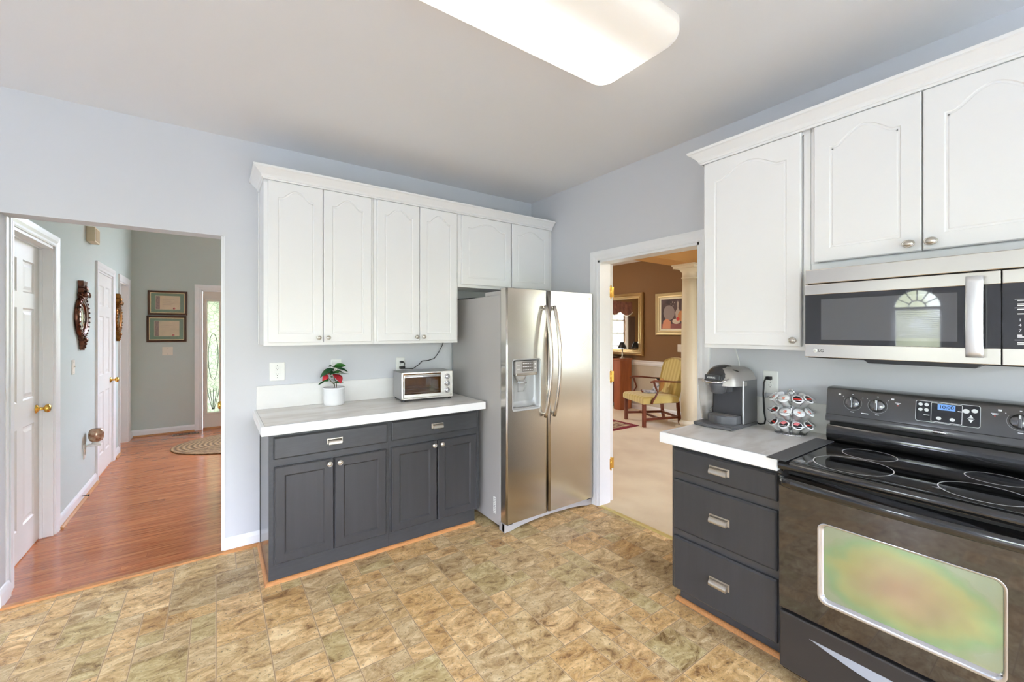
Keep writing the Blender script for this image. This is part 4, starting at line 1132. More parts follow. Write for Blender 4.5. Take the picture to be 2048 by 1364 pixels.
# cooktop with rounded front lip
prof = [(0.56, 0.888), (0.02, 0.888), (0.004, 0.886), (-0.006, 0.880), (-0.010, 0.890), (-0.010, 0.900), (-0.006, 0.909), (0.004, 0.914), (0.018, 0.9165), (0.56, 0.9165)]
b = B(TS); b.rings([[(x, y, z) for y, z in prof] for x in (0, RW)], smooth=False); b.build('cooktop_frame', M_blk, r, smooth_angle=50)
b = B(TS); b.box((0.014, 0.022, 0.9155), (RW - 0.014, 0.520, 0.9185), 0.001); gl_ = b.build('cooktop_glass', M_blkglass, r)
def ring(b, cx, cy, rad, z, w_=0.0016):
    n = 64
    a = [b.v((cx + (rad - w_) * cos(2 * pi * k / n), cy + (rad - w_) * sin(2 * pi * k / n), z)) for k in range(n)]
    c = [b.v((cx + (rad + w_) * cos(2 * pi * k / n), cy + (rad + w_) * sin(2 * pi * k / n), z)) for k in range(n)]
    for k in range(n): b.face([a[k], a[(k + 1) % n], c[(k + 1) % n], c[k]])
for (x, y, rad) in ((0.205, 0.150, 0.126), (0.200, 0.385, 0.092), (0.560, 0.150, 0.108), (0.565, 0.385, 0.080)):
    b = B(TS); ring(b, x, y, rad, 0.9188); b.build('burner_ring', M_wmark, gl_)
# oven door with window
dz0, dz1 = 0.302, 0.862
wx0, wx1, wz0, wz1 = 0.140, 0.622, 0.392, 0.704
b = B(TS)
inner = rrect(wx0, wx1, wz0, wz1, 0.028)
outer = []
cx, cz = (wx0 + wx1) / 2, (wz0 + wz1) / 2
for x, z in inner:
    kx = ((RW if x > cx else 0) - cx) / (x - cx); kz = ((dz1 if z > cz else dz0) - cz) / (z - cz)
    if kx < kz: outer.append(((RW if x > cx else 0), cz + (z - cz) * kx))
    else: outer.append((cx + (x - cx) * kz, (dz1 if z > cz else dz0)))
vi = [b.v((x, 0, z)) for x, z in inner]; vo = [b.v((x, 0, z)) for x, z in outer]; m_ = len(inner)
vb = [b.v((x, 0.035, z)) for x, z in outer]
for i in range(m_):
    k = (i + 1) % m_; b.face([vo[i], vo[k], vi[k], vi[i]])
    o1, o2 = outer[i], outer[k]
    if abs(o1[0] - o2[0]) > 1e-5 and abs(o1[1] - o2[1]) > 1e-5:
        c = min([(0, dz0), (0, dz1), (RW, dz0), (RW, dz1)], key=lambda q: (q[0] - (o1[0] + o2[0]) / 2) ** 2 + (q[1] - (o1[1] + o2[1]) / 2) ** 2)
        cv, cb = b.v((c[0], 0, c[1])), b.v((c[0], 0.035, c[1]))
        b.face([vo[i], cv, vo[k]]); b.face([vo[i], cv, cb, vb[i]]); b.face([cv, vo[k], vb[k], cb])
    else: b.face([vo[i], vo[k], vb[k], vb[i]])
od = b.build('oven_door', mat('black_enamel_door', C(38, 33, 29), 0.03, spec=1.0, coat=1.0), r)
b = B(TS)
b.rings([[(x, -0.001, z) for x, z in rrect(wx0 - 0.003, wx1 + 0.003, wz0 - 0.003, wz1 + 0.003, 0.03)], [(x, -0.002, z) for x, z in inner], [(x, 0.002, z) for x, z in rrect(wx0 + 0.010, wx1 - 0.006, wz0 + 0.011, wz1 - 0.005, 0.024)], [(x, 0.010, z) for x, z in rrect(wx0 + 0.016, wx1 - 0.008, wz0 + 0.020, wz1 - 0.008, 0.02)]], caps=False)
b.build('window_bezel', mat('bright_bezel', C(205, 206, 210), 0.12, metal=0.9), od)
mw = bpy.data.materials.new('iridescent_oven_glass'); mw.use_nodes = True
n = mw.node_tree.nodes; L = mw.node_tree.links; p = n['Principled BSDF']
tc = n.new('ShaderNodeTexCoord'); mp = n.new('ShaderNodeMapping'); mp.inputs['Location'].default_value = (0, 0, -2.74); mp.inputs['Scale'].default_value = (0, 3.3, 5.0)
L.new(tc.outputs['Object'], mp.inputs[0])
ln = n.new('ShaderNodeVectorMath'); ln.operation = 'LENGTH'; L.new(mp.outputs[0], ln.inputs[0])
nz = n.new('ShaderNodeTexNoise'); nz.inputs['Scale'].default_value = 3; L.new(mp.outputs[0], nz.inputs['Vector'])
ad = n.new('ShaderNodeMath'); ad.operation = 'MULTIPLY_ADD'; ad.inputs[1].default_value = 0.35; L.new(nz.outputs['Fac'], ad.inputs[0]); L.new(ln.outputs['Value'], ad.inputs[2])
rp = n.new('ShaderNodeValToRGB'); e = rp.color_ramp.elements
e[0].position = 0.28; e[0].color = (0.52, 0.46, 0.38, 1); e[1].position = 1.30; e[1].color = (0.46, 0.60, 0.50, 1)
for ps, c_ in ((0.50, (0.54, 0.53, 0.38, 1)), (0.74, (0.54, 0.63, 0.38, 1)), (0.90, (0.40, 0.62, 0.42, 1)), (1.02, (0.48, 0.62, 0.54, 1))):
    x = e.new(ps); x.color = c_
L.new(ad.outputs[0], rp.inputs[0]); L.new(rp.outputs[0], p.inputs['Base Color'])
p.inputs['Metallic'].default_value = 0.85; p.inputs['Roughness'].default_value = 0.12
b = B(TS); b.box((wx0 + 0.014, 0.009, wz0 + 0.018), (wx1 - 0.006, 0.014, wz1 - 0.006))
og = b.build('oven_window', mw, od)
# door handle: full-width bowed bar
b = B(TS); n_ = 24; rs = []
for k in range(n_ + 1):
    t = k / n_; x = 0.004 + (RW - 0.008) * t; o_ = -0.018 - 0.038 * min(1, (sin(pi * t)) ** 0.45)
    zc = 0.838
    rs.append([(x, o_ + 0.011 * cos(a) , zc + 0.021 * sin(a)) for a in [2 * pi * q / 12 for q in range(12)]])
b.rings(rs)
b.box((0.003, -0.02, 0.819), (0.03, 0.004, 0.857), 0.004); b.box((RW - 0.03, -0.02, 0.819), (RW - 0.003, 0.004, 0.857), 0.004)
b.build('handle', M_blk, od)
b = B(TS); b.box((0.03, 0.012, 0.864), (RW - 0.03, 0.03, 0.882)); b.build('vent_slot', M_dark, r)
# storage drawer with crescent grip
b = B(TS); b.box((0, 0.0, 0.052), (RW, 0.035, 0.286), 0.006, 3); sd = b.build('storage_drawer', mat('black_drawer_panel', C(48, 46, 46), 0.28, spec=0.6), r)
b = B(TS); n_ = 24
top = [(0.11 + 0.54 * k / n_, 0.226 + 0.002 * sin(pi * k / n_)) for k in range(n_ + 1)]; low = [(0.11 + 0.54 * k / n_, 0.226 - 0.036 * sin(pi * k / n_)) for k in range(n_ + 1)]
a_ = [b.v((x, -0.001, z)) for x, z in top]; c_ = [b.v((x, -0.012 * sin(pi * k / n_) - 0.001, z)) for k, (x, z) in enumerate(low)]; d_ = [b.v((x, 0.001, z - 0.006)) for x, z in low]
for k in range(n_): b.face([a_[k], a_[k + 1], c_[k + 1], c_[k]]); b.face([c_[k], c_[k + 1], d_[k + 1], d_[k]])
b.build('drawer_grip', mat('grey_grip', C(150, 152, 156), 0.3, metal=0.3), sd)
# backguard: leaning control panel over a lower riser
def panel_ring(b, pf, x0, x1): b.rings([[(x, y, z) for y, z in pf] for x in (x0, x1)], smooth=False)
b = B(TS); panel_ring(b, [(0.64, 0.915), (0.545, 0.915), (0.530, 0.925), (0.524, 0.940), (0.527, 0.985), (0.535, 0.997), (0.64, 0.997)], -0.002, RW + 0.002)
b.build('backguard_riser', M_blk, r, smooth_angle=40)
B(TS).box((0.004, 0.553, 0.995), (RW - 0.004, 0.64, 1.016)).build('backguard_gap', M_dark, r)
b = B(TS); panel_ring(b, [(0.645, 1.012), (0.545, 1.012), (0.528, 1.018), (0.526, 1.032), (0.531, 1.050), (0.534, 1.052), (0.552, 1.168), (0.557, 1.177), (0.566, 1.181), (0.645, 1.181)], -0.006, RW + 0.006)
bg = b.build('control_panel', M_blkc if 'M_blkc' in globals() else mat('black_panel_gloss', C(58, 57, 56), 0.14, spec=0.9, coat=0.6), r, smooth_angle=25)
# tilted frame on the panel face
pa = math.atan2(0.018, 0.116)
TP = TS @ Matrix.Translation((0, 0.534, 1.052)) @ Matrix.Rotation(-pa, 4, 'X')    # local z up the panel, -y outwards
NV = (TP.to_3x3() @ Vector((0, -1, 0))); UV_ = (TP.to_3x3() @ Vector((0, 0, 1))); XV = (TP.to_3x3() @ Vector((1, 0, 0)))
def tpt(x, z, out=0.0006): return TP @ Vector((x, -out, z))
for kx in (0.155, 0.263, 0.690):
    pass
M_knob = mat('dark_chrome_knob', C(120, 120, 122), 0.15, metal=0.8)
for kx in (0.098, 0.190, 0.610, 0.702):
    M = Matrix.Translation((kx, -0.001, 0.064)) @ Matrix.Rotation(pi / 2, 4, 'X')
    b = B(TP); b.lathe([(0.028, 0), (0.028, 0.008), (0.026, 0.011), (0.024, 0.0125), (0.001, 0.0125)], M=M, seg=28); b.box((kx - 0.0055, -0.030, 0.064 - 0.025), (kx + 0.0055, -0.010, 0.064 + 0.025), 0.003); ko = b.build('control_knob', M_knob, r)
    b = B(TP); b.box((kx - 0.0012, -0.0312, 0.074), (kx + 0.0012, -0.0298, 0.088)); b.build('pointer', M_wmark, ko)
for kx in (0.098, 0.190, 0.610, 0.702):
    b = B(TP); n_ = 20; R0 = 0.0345
    pts = [(kx + R0 * cos(a), 0.064 + R0 * sin(a)) for a in [radians(-215 + 250 * k / n_) for k in range(n_ + 1)]]
    for k in range(n_):
        (xa, za), (xb, zb) = pts[k], pts[k + 1]
        dx, dz = xa - kx, za - 0.064; q = 1.03
        b.poly([(xa, -0.0005, za), (xb, -0.0005, zb), (kx + (xb - kx) * q, -0.0005, 0.064 + (zb - 0.064) * q), (kx + dx * q, -0.0005, 0.064 + dz * q)])
    b.build('knob_scale', M_gmark, bg)
PM = []
class _Q:
    def box(s, a, c): PM.append((a, c))
b = _Q()
for kx, sx in ((0.098, -1), (0.190, 1), (0.610, -1), (0.702, 1)):
    b.box((kx + sx * 0.052 - 0.005, -0.0008, 0.096), (kx + sx * 0.052 + 0.005, -0.0003, 0.103))
    b.box((kx - 0.003, -0.0008, 0.103), (kx + 0.003, -0.0003, 0.1055)); b.box((kx + 0.036, -0.0008, 0.090), (kx + 0.039, -0.0003, 0.0925)); b.box((kx - 0.039, -0.0008, 0.090), (kx - 0.036, -0.0003, 0.0925))
    b.box((kx - 0.007, -0.0008, 0.020), (kx + 0.007, -0.0003, 0.0225))
b.box((0.132, -0.0008, 0.019), (0.158, -0.0003, 0.0225)); b.box((0.642, -0.0008, 0.019), (0.668, -0.0003, 0.0225))
b.box((0.250, -0.0008, 0.084), (0.270, -0.0003, 0.0865)); b.box((0.256, -0.0008, 0.078), (0.264, -0.0003, 0.082)); b.box((0.535, -0.0008, 0.084), (0.555, -0.0003, 0.0865)); b.box((0.538, -0.0008, 0.0795), (0.552, -0.0003, 0.082))
marks('printed_mark', TP, M_wmark, bg, PM)
marks('indicator_lamp', TP, M_rmark, bg, [((0.2575, -0.0008, 0.072), (0.2625, -0.0003, 0.0755)), ((0.5430, -0.0008, 0.074), (0.5470, -0.0003, 0.0765))])
# clock panel
cb = B(TP); pts_o = rrect(0.318, 0.508, 0.020, 0.108, 0.008); pts_i = rrect(0.3195, 0.5065, 0.0215, 0.1065, 0.007)
def ring2(b, O, I, y=-0.0012):
    vo = [b.v((x, y, z)) for x, z in O]; vi = [b.v((x, y, z)) for x, z in I]
    for i in range(len(O)):
        k = (i + 1) % len(O); b.face([vo[i], vo[k], vi[k], vi[i]])
b = B(TP); b.prism(pts_o, 0.0002, 0.001, M=XZ); ck = b.build('clock_panel', M_blkglass, r)
b = B(TP); ring2(b, pts_o, pts_i); ring2(b, rrect(0.366, 0.458, 0.024, 0.104, 0.004), rrect(0.3675, 0.4565, 0.0255, 0.1025, 0.003))
b.build('panel_outline', M_wmark, ck)
b = B(TP); b.box((0.386, -0.0016, 0.076), (0.438, -0.0011, 0.100)); b.build('clock_display', mat('blue_lcd', C(90, 130, 190), 0.4, emit=C(120, 165, 225), estr=0.55), ck)
text('clock_digits', '10:00', 0.020, M_dark, ck, tpt(0.412, 0.088, 0.002), XV, UV_)
b = B(TP)
def oval(b, cx, cz, rx, rz, y=-0.0014, n=18): b.poly([(cx + rx * cos(2 * pi * k / n), y, cz + rz * sin(2 * pi * k / n)) for k in range(n)])
for cx_, cz_, rx, rz in ((0.3335, 0.092, 0.007, 0.007), (0.3525, 0.092, 0.007, 0.007), (0.3335, 0.070, 0.007, 0.007), (0.3525, 0.070, 0.007, 0.007), (0.390, 0.040, 0.008, 0.007), (0.430, 0.040, 0.008, 0.007), (0.468, 0.082, 0.010, 0.009), (0.492, 0.086, 0.009, 0.008)):
    b = B(TP); b.prism([(cx_ + rx * cos(2 * pi * k / 18), cz_ + rz * sin(2 * pi * k / 18)) for k in range(18)], 0.0011, 0.0016, M=XZ); b.build('touch_button', M_wmark, ck)
b = B(TP)
b.poly([(0.475, -0.0014, 0.056), (0.489, -0.0014, 0.056), (0.482, -0.0014, 0.069)]); b.build('up_arrow', M_wmark, ck)
b = B(TP); b.poly([(0.475, -0.0014, 0.050), (0.489, -0.0014, 0.050), (0.482, -0.0014, 0.037)]); b.build('down_arrow', M_wmark, ck)
marks('printed_mark', TP, M_wmark, ck, [((0.472, -0.0016, 0.0525), (0.492, -0.0012, 0.054)), ((0.344, -0.0016, 0.0465), (0.362, -0.0012, 0.0495)), ((0.4445, -0.0016, 0.076), (0.4625, -0.0012, 0.079))])
b = B(TS); b.lathe([(0.021, 0), (0.020, 0.0015), (0.001, 0.002)], M=Matrix.Translation((0.392, 0.5270, 1.034)) @ Matrix.Rotation(pi / 2, 4, 'X') @ Matrix.Diagonal((1, 0.38, 1, 1)), seg=28); b.build('brand_badge', M_chrome, r)
# gap cover between counter and cooktop
b = B()
gy0, gy1 = 0.832, 0.757
b.box((1.915, gy1, 0.9205), (2.455, gy0, 0.9235), 0.001); b.box((1.915, gy1, 0.9205), (1.919, gy0, 0.9235))
b.build('gap_cover', mat('dark_silicone', C(86, 86, 88), 0.5), label='long dark grey strip bridging the counter and the cooktop', cat='gap cover')
#@@PART3
# =================================================================== CEILING LIGHT
r = thing('ceiling_light', 'large rectangular fluorescent ceiling light with white acrylic cover', 'ceiling light', (0.965, 1.228, 2.742))
r.location = (0.965, 1.228, 2.65); ORG[r.name] = Vector((0.965, 1.228, 2.65))
lx0, lx1, ly0, ly1 = 0.345, 1.590, 0.995, 1.460
md_ = bpy.data.materials.new('lit_acrylic_cover'); md_.use_nodes = True
n = md_.node_tree.nodes; L = md_.node_tree.links; p = n['Principled BSDF']
p.inputs['Base Color'].default_value = C(205, 200, 192); p.inputs['Roughness'].default_value = 0.3
tc = n.new('ShaderNodeTexCoord'); sp = n.new('ShaderNodeSeparateXYZ'); L.new(tc.outputs['Object'], sp.inputs[0])
# the tubes glow through the cover: two soft stripes along x, the rear one stronger
def gauss(c0, w_):
    a = n.new('ShaderNodeMath'); a.operation = 'SUBTRACT'; a.inputs[1].default_value = c0; L.new(sp.outputs['Y'], a.inputs[0])
    m1 = n.new('ShaderNodeMath'); m1.operation = 'MULTIPLY'; L.new(a.outputs[0], m1.inputs[0]); L.new(a.outputs[0], m1.inputs[1])
    m2 = n.new('ShaderNodeMath'); m2.operation = 'DIVIDE'; m2.inputs[1].default_value = -2 * w_ * w_; L.new(m1.outputs[0], m2.inputs[0])
    m3 = n.new('ShaderNodeMath'); m3.operation = 'EXPONENT'; L.new(m2.outputs[0], m3.inputs[0]); return m3
g1 = gauss(0.10, 0.075)
mA = n.new('ShaderNodeMath'); mA.operation = 'MULTIPLY_ADD'; mA.inputs[1].default_value = 2.6; mA.inputs[2].default_value = 0.40
L.new(g1.outputs[0], mA.inputs[0]); L.new(mA.outputs[0], p.inputs['Emission Strength'])
p.inputs['Emission Color'].default_value = (1.0, 0.94, 0.86, 1)
b = B(); R_ = 0.07
def rr_xy(x0, x1, y0, y1, r_, z): return [(x, y, z) for x, y in rrect(x0, x1, y0, y1, r_, 8)]
rs = []
for d, z, rad in ((0.0, 2.741, 0.075), (0.0, 2.700, 0.075), (0.004, 2.684, 0.075), (0.014, 2.670, 0.072), (0.030, 2.661, 0.068), (0.055, 2.656, 0.06), (0.10, 2.6535, 0.05)):
    rs.append(rr_xy(lx0 + d, lx1 - d, ly0 + d, ly1 - d, rad, z))
b.rings(rs)
b.build('acrylic_cover', md_, r)

# =================================================================== WALL OUTLETS AND SWITCHES
def plate(name, label, cat, T, w=0.074, h=0.118, kind='outlet', m=None, n_t=1, deco=False, group=None):
    """T: frame centred on the plate at the wall surface, local x right, z up, -y out"""
    m = m or M_plastic
    loc = T @ Vector((0, 0, -h / 2)); r = thing(name, label, cat, loc, group)
    b = B(T); b.rings([[(x, -0.0005, z) for x, z in rrect(-w / 2, w / 2, -h / 2, h / 2, 0.006)], [(x, -0.004, z) for x, z in rrect(-w / 2, w / 2, -h / 2, h / 2, 0.006)], [(x, -0.0065, z) for x, z in rrect(-w / 2 + 0.004, w / 2 - 0.004, -h / 2 + 0.004, h / 2 - 0.004, 0.004)]], smooth=False)
    b.build('cover_plate', m, r)
    if kind == 'outlet':
        b = B(T)
        if deco: b.box((-0.0165, -0.0085, -0.034), (0.0165, -0.006, 0.034), 0.001)
        rc = None
        if deco: rc = b.build('receptacle', m, r)
        for s in (-1, 1):
            if not deco:
                b = B(T); b.lathe([(0.017, 0), (0.017, 0.0022), (0.0165, 0.0026)], M=Matrix.Translation((0, -0.0062, s * 0.0195)) @ Matrix.Rotation(pi / 2, 4, 'X') @ Matrix.Diagonal((1, 0.82, 1, 1)), seg=20); rc = b.build('receptacle', m, r)
            b = B(T); y = -0.0092
            b.box((-0.0075, y, s * 0.0195 - 0.001), (-0.0058, y + 0.0006, s * 0.0195 + 0.007)); b.box((0.0055, y, s * 0.0195), (0.0070, y + 0.0006, s * 0.0195 + 0.006))
            b.lathe([(0.0026, 0), (0.0026, 0.0006)], M=Matrix.Translation((0, y + 0.0006, s * 0.0195 - 0.007)) @ Matrix.Rotation(pi / 2, 4, 'X'), seg=10)
            b.build('slot', M_dark, rc)
    else:
        for k in range(n_t):
            x = (k - (n_t - 1) / 2) * 0.046
            b = B(T); b.box((x - 0.005, -0.0075, -0.012), (x + 0.005, -0.006, 0.012)); b.box((x - 0.004, -0.017, 0.0), (x + 0.004, -0.006, 0.009), 0.001); b.build('toggle', m, r)
    for z in ((0.042, -0.042) if deco or kind != 'outlet' else (0.0,)):
        b = B(T); b.lathe([(0.003, 0), (0.0025, 0.0012)], M=Matrix.Translation((0, -0.0064, z)) @ Matrix.Rotation(pi / 2, 4, 'X'), seg=10); b.build('screw', M_gmark, r)
    return r
def TBk(x, z, y=YB): return Matrix.Translation((x, y, z))
def TRt(y, z, x=XR): return Matrix.Translation((x, y, z)) @ Matrix.Rotation(-pi / 2, 4, 'Z')
def THl(y, z): return Matrix.Translation((HX, y, z)) @ Matrix.Rotation(pi / 2, 4, 'Z')
plate('wall_outlet', 'white wide outlet plate on the wall left of the plant', 'outlet', TBk(0.348, 1.175), w=0.096, h=0.128, deco=True)
plate('wall_outlet', 'white outlet plate mostly hidden behind the plant', 'outlet', TBk(0.737, 1.185))
plate('wall_outlet', 'white outlet plate behind the toaster oven with two black plugs', 'outlet', TBk(1.236, 1.182))
plate('wall_outlet', 'white outlet plate on the right wall beside the coffee maker', 'outlet', TRt(1.104, 1.165), w=0.080, h=0.128)
# plugs in the middle socket
r = thing('black_plug', 'upper black plug in the socket behind the toaster oven', 'plug', (1.236, 3.31, 1.20))
b = B(); b.box((1.225, 3.300, 1.196), (1.249, 3.3308, 1.213), 0.003); b.build('plug_body', M_blkplas, r)
b = B(); b.tube([(1.247, 3.305, 1.205), (1.255, 3.30, 1.200), (1.257, 3.30, 1.188), (1.253, 3.30, 1.172)], 0.0034, seg=8); b.build('cord_stub', M_cord, r)
b = B(); b.box((1.222, 3.298, 1.148), (1.262, 3.3308, 1.170), 0.003); b.build('black_plug', M_blkplas, label='lower, wider black plug in the socket behind the toaster oven', cat='plug')

# =================================================================== PLANT
px, py, pz = 0.703, 3.252, CZ
r = thing('potted_plant', 'small poinsettia with green and red leaves in a white ceramic pot', 'plant', (px, py, pz))
b = B(Matrix.Translation((px, py, pz))); b.lathe([(0.064, 0.0), (0.068, 0.004), (0.071, 0.02), (0.073, 0.118), (0.076, 0.121), (0.076, 0.127), (0.073, 0.129), (0.069, 0.127), (0.068, 0.105), (0.0005, 0.105)], seg=36)
b.build('pot', mat('white_glazed_ceramic', C(243, 243, 244), 0.25), r)
b = B(Matrix.Translation((px, py, pz))); b.lathe([(0.0675, 0.100), (0.0675, 0.112), (0.0005, 0.114)], seg=24); b.build('soil', mat('dark_soil', C(52, 44, 38), 0.95, bump=0.5, bscale=120), r)
M_leaf = mat('green_leaf', C(62, 128, 52), 0.35, var=0.5, vscale=18); M_leafd = mat('dark_green_leaf', C(34, 78, 44), 0.3); M_red = mat('red_bract', C(190, 48, 58), 0.4)
M_stem = mat('brown_green_stem', C(104, 100, 70), 0.6)
stems = [[(0, 0, 0.11), (0.004, 0, 0.14), (0.0, 0, 0.165), (0.0, 0, 0.20), (0, 0, 0.245), (0.0, 0.0, 0.285)], [(0.012, 0, 0.11), (0.018, 0, 0.14), (0.014, 0, 0.165), (0.0, -0.002, 0.20)], [(0.004, 0, 0.145), (-0.022, -0.01, 0.172), (-0.04, -0.015, 0.195), (-0.055, -0.02, 0.215)]]
for s in stems:
    B(Matrix.Translation((px, py, pz))).tube(s, [0.0032 - 0.0003 * k for k in range(len(s))], seg=7).build('stem', M_stem, r)
def leaf(base, tip, wid, droop, m, roll=0.0):
    """curved pointed leaf from base to tip"""
    P0, P1 = Vector(base), Vector(tip); d = P1 - P0; L_ = d.length; d.normalize()
    side = d.cross(Vector((0, 0, 1))); side = side.normalized() if side.length > 1e-3 else Vector((1, 0, 0))
    up = side.cross(d).normalized()
    side = (side * cos(roll) + up * sin(roll)).normalized(); up = side.cross(d).normalized()
    b = B(Matrix.Translation((px, py, pz))); n_ = 9; rows_ = []
    for k in range(n_ + 1):
        t = k / n_; w_ = wid * (sin(pi * t ** 0.8)) ** 0.9 + 0.0006
        c_ = P0 + d * (L_ * t) + up * (droop * 4 * t * (1 - t))
        rows_.append([c_ - side * w_ + up * (0.16 * w_), c_ - side * w_ * 0.5 + up * (0.05 * w_), c_ - up * (0.12 * w_), c_ + side * w_ * 0.5 + up * (0.05 * w_), c_ + side * w_ + up * (0.16 * w_)])
    V = [[b.v(q) for q in rw] for rw in rows_]
    V2 = [[b.v(q - up * 0.0006) for q in rw] for rw in rows_]
    for k in range(n_):
        for j in range(4):
            b.face([V[k][j], V[k + 1][j], V[k + 1][j + 1], V[k][j + 1]], True); b.face([V2[k][j], V2[k][j + 1], V2[k + 1][j + 1], V2[k + 1][j]], True)
        b.face([V[k][0], V2[k][0], V2[k + 1][0], V[k + 1][0]]); b.face([V[k][4], V[k + 1][4], V2[k + 1][4], V2[k][4]])
    b.build('leaf', m, r)
for L_ in [((0, 0, 0.262), (-0.098, -0.02, 0.205), 0.022, 0.018, M_leafd, 0.7), ((0, 0, 0.275), (0.075, -0.035, 0.285), 0.024, 0.006, M_leaf, 0.9), ((0, 0, 0.27), (-0.045, -0.04, 0.282), 0.016, 0.008, M_leafd, 0.4),
           ((0, 0, 0.24), (-0.040, -0.055, 0.222), 0.022, 0.012, M_leafd, 0.5), ((0, 0, 0.245), (0.010, -0.07, 0.232), 0.026, 0.010, M_leaf, 0.1), ((0.02, 0, 0.262), (0.098, 0.0, 0.232), 0.014, 0.010, M_leafd, 0.6), ((0, 0, 0.236), (0.062, -0.04, 0.226), 0.020, 0.012, M_leafd, 0.4),
           ((0, 0, 0.226), (0.028, -0.085, 0.160), 0.034, 0.010, M_red, 0.1), ((0, 0, 0.228), (0.100, -0.03, 0.220), 0.013, 0.004, M_leafd, 0.2), ((-0.005, 0, 0.228), (-0.052, -0.03, 0.224), 0.013, 0.004, M_red, 0.3), ((-0.045, -0.01, 0.22), (-0.088, -0.045, 0.184), 0.019, 0.008, M_red, 0.8),
           ((-0.045, -0.015, 0.198), (-0.088, -0.045, 0.182), 0.022, 0.006, M_leaf, 0.9), ((-0.07, -0.02, 0.178), (-0.115, -0.045, 0.155), 0.007, 0.002, M_leafd, 0.6), ((-0.02, 0, 0.20), (-0.012, -0.06, 0.206), 0.014, 0.006, M_leaf, 0.4),
           ((-0.02, -0.01, 0.186), (0.008, -0.05, 0.165), 0.012, 0.006, M_leafd, 0.3), ((0.004, 0, 0.158), (0.058, -0.03, 0.160), 0.014, 0.006, M_leaf, 0.7), ((0.004, 0, 0.156), (-0.012, -0.04, 0.166), 0.010, 0.004, M_leaf, 0.4), ((0.0, 0, 0.272), (0.03, 0.05, 0.262), 0.018, 0.010, M_leaf, 0.2)]:
    leaf(*L_)

# =================================================================== TOASTER OVEN (local frame, front towards -y)
r = thing('toaster_oven', 'stainless countertop toaster oven with glass door and three knobs', 'toaster oven', (1.352, 3.150, CZ), rz=radians(-6))
def Lb(): return B()
hw, dp, z0, z1 = 0.204, 0.125, 0.016, 0.222
b = Lb()
# shell open at the front
for a, c in (((-hw, -dp + 0.004, z0), (-hw + 0.006, dp, z1)), ((hw - 0.006, -dp + 0.004, z0), (hw, dp, z1)), ((-hw, -dp + 0.004, z1 - 0.006), (hw, dp, z1)), ((-hw, -dp + 0.004, z0), (hw, dp, z0 + 0.006)), ((-hw, dp - 0.006, z0), (hw, dp, z1)), ((0.110, -dp + 0.004, z0), (0.116, dp, z1))): b.box(a, c, 0.0015)
b.build('shell', mat('grey_steel_shell', C(176, 176, 178), 0.35, metal=0.6), r, local=True)
b = Lb()
for a, c in (((-hw, -dp, z0), (-hw + 0.014, -dp + 0.006, z1)), ((-hw, -dp, z1 - 0.012), (0.116, -dp + 0.006, z1)), ((-hw, -dp, z0), (0.116, -dp + 0.006, z0 + 0.012)), ((0.108, -dp, z0), (hw, -dp + 0.006, z1))): b.box(a, c, 0.0015)
b.build('front_frame', M_steel2, r, local=True)
b = Lb(); b.box((-0.188, -dp - 0.010, z1 - 0.040), (0.108, -dp - 0.002, z1 - 0.018), 0.002); b.box((-0.188, -dp - 0.010, z0 + 0.014), (0.108, -dp - 0.002, z0 + 0.040), 0.002)
b.box((-0.188, -dp - 0.008, z0 + 0.03), (-0.183, -dp - 0.002, z1 - 0.03)); b.box((0.103, -dp - 0.008, z0 + 0.03), (0.108, -dp - 0.002, z1 - 0.03))
dr = b.build('glass_door', M_steel2, r, local=True)
Lb().box((-0.184, -dp - 0.006, z0 + 0.038), (0.104, -dp - 0.004, z1 - 0.038)).build('door_pane', mat('amber_tinted_glass', C(70, 44, 20), 0.03, spec=0.8, alpha=0.45), dr, local=True)
b = Lb(); b.tube([(-0.18 + 0.28 * k / 12, -dp - 0.020 - 0.016 * sin(pi * k / 12), z1 - 0.030) for k in range(13)], 0.007, seg=10); 
for x in (-0.172, 0.092): b.box((x - 0.006, -dp - 0.022, z1 - 0.036), (x + 0.006, -dp - 0.008, z1 - 0.024))
b.build('door_handle', M_chrome, dr, local=True)
M_int = mat('toasted_brown_interior', C(190, 130, 62), 0.3, metal=0.6, var=0.5, vscale=12)
b = Lb(); b.box((-hw + 0.007, dp - 0.012, z0 + 0.007), (0.108, dp - 0.008, z1 - 0.008)); b.box((-hw + 0.006, -dp + 0.012, z0 + 0.007), (-hw + 0.009, dp - 0.008, z1 - 0.008)); b.box((0.107, -dp + 0.012, z0 + 0.007), (0.1095, dp - 0.008, z1 - 0.008)); b.box((-hw + 0.007, -dp + 0.012, z0 + 0.006), (0.108, dp - 0.008, z0 + 0.009)); b.box((-hw + 0.007, -dp + 0.012, z1 - 0.010), (0.108, dp - 0.008, z1 - 0.007))
b.build('oven_cavity', M_int, r, local=True)
b = Lb()
for k in range(11): b.tube([(-0.19 + 0.029 * k, -0.10, 0.088), (-0.19 + 0.029 * k, 0.10, 0.088)], 0.0013, seg=5)
for y in (-0.10, 0.0, 0.10): b.tube([(-0.195, y, 0.088), (0.106, y, 0.088)], 0.002, seg=5)
b.build('rack', M_chrome, r, local=True)
Lb().box((-0.188, -0.10, 0.060), (0.104, 0.10, 0.068), 0.003).build('tray', mat('worn_tray', C(190, 180, 165), 0.3, metal=0.7, var=0.3), r, local=True)
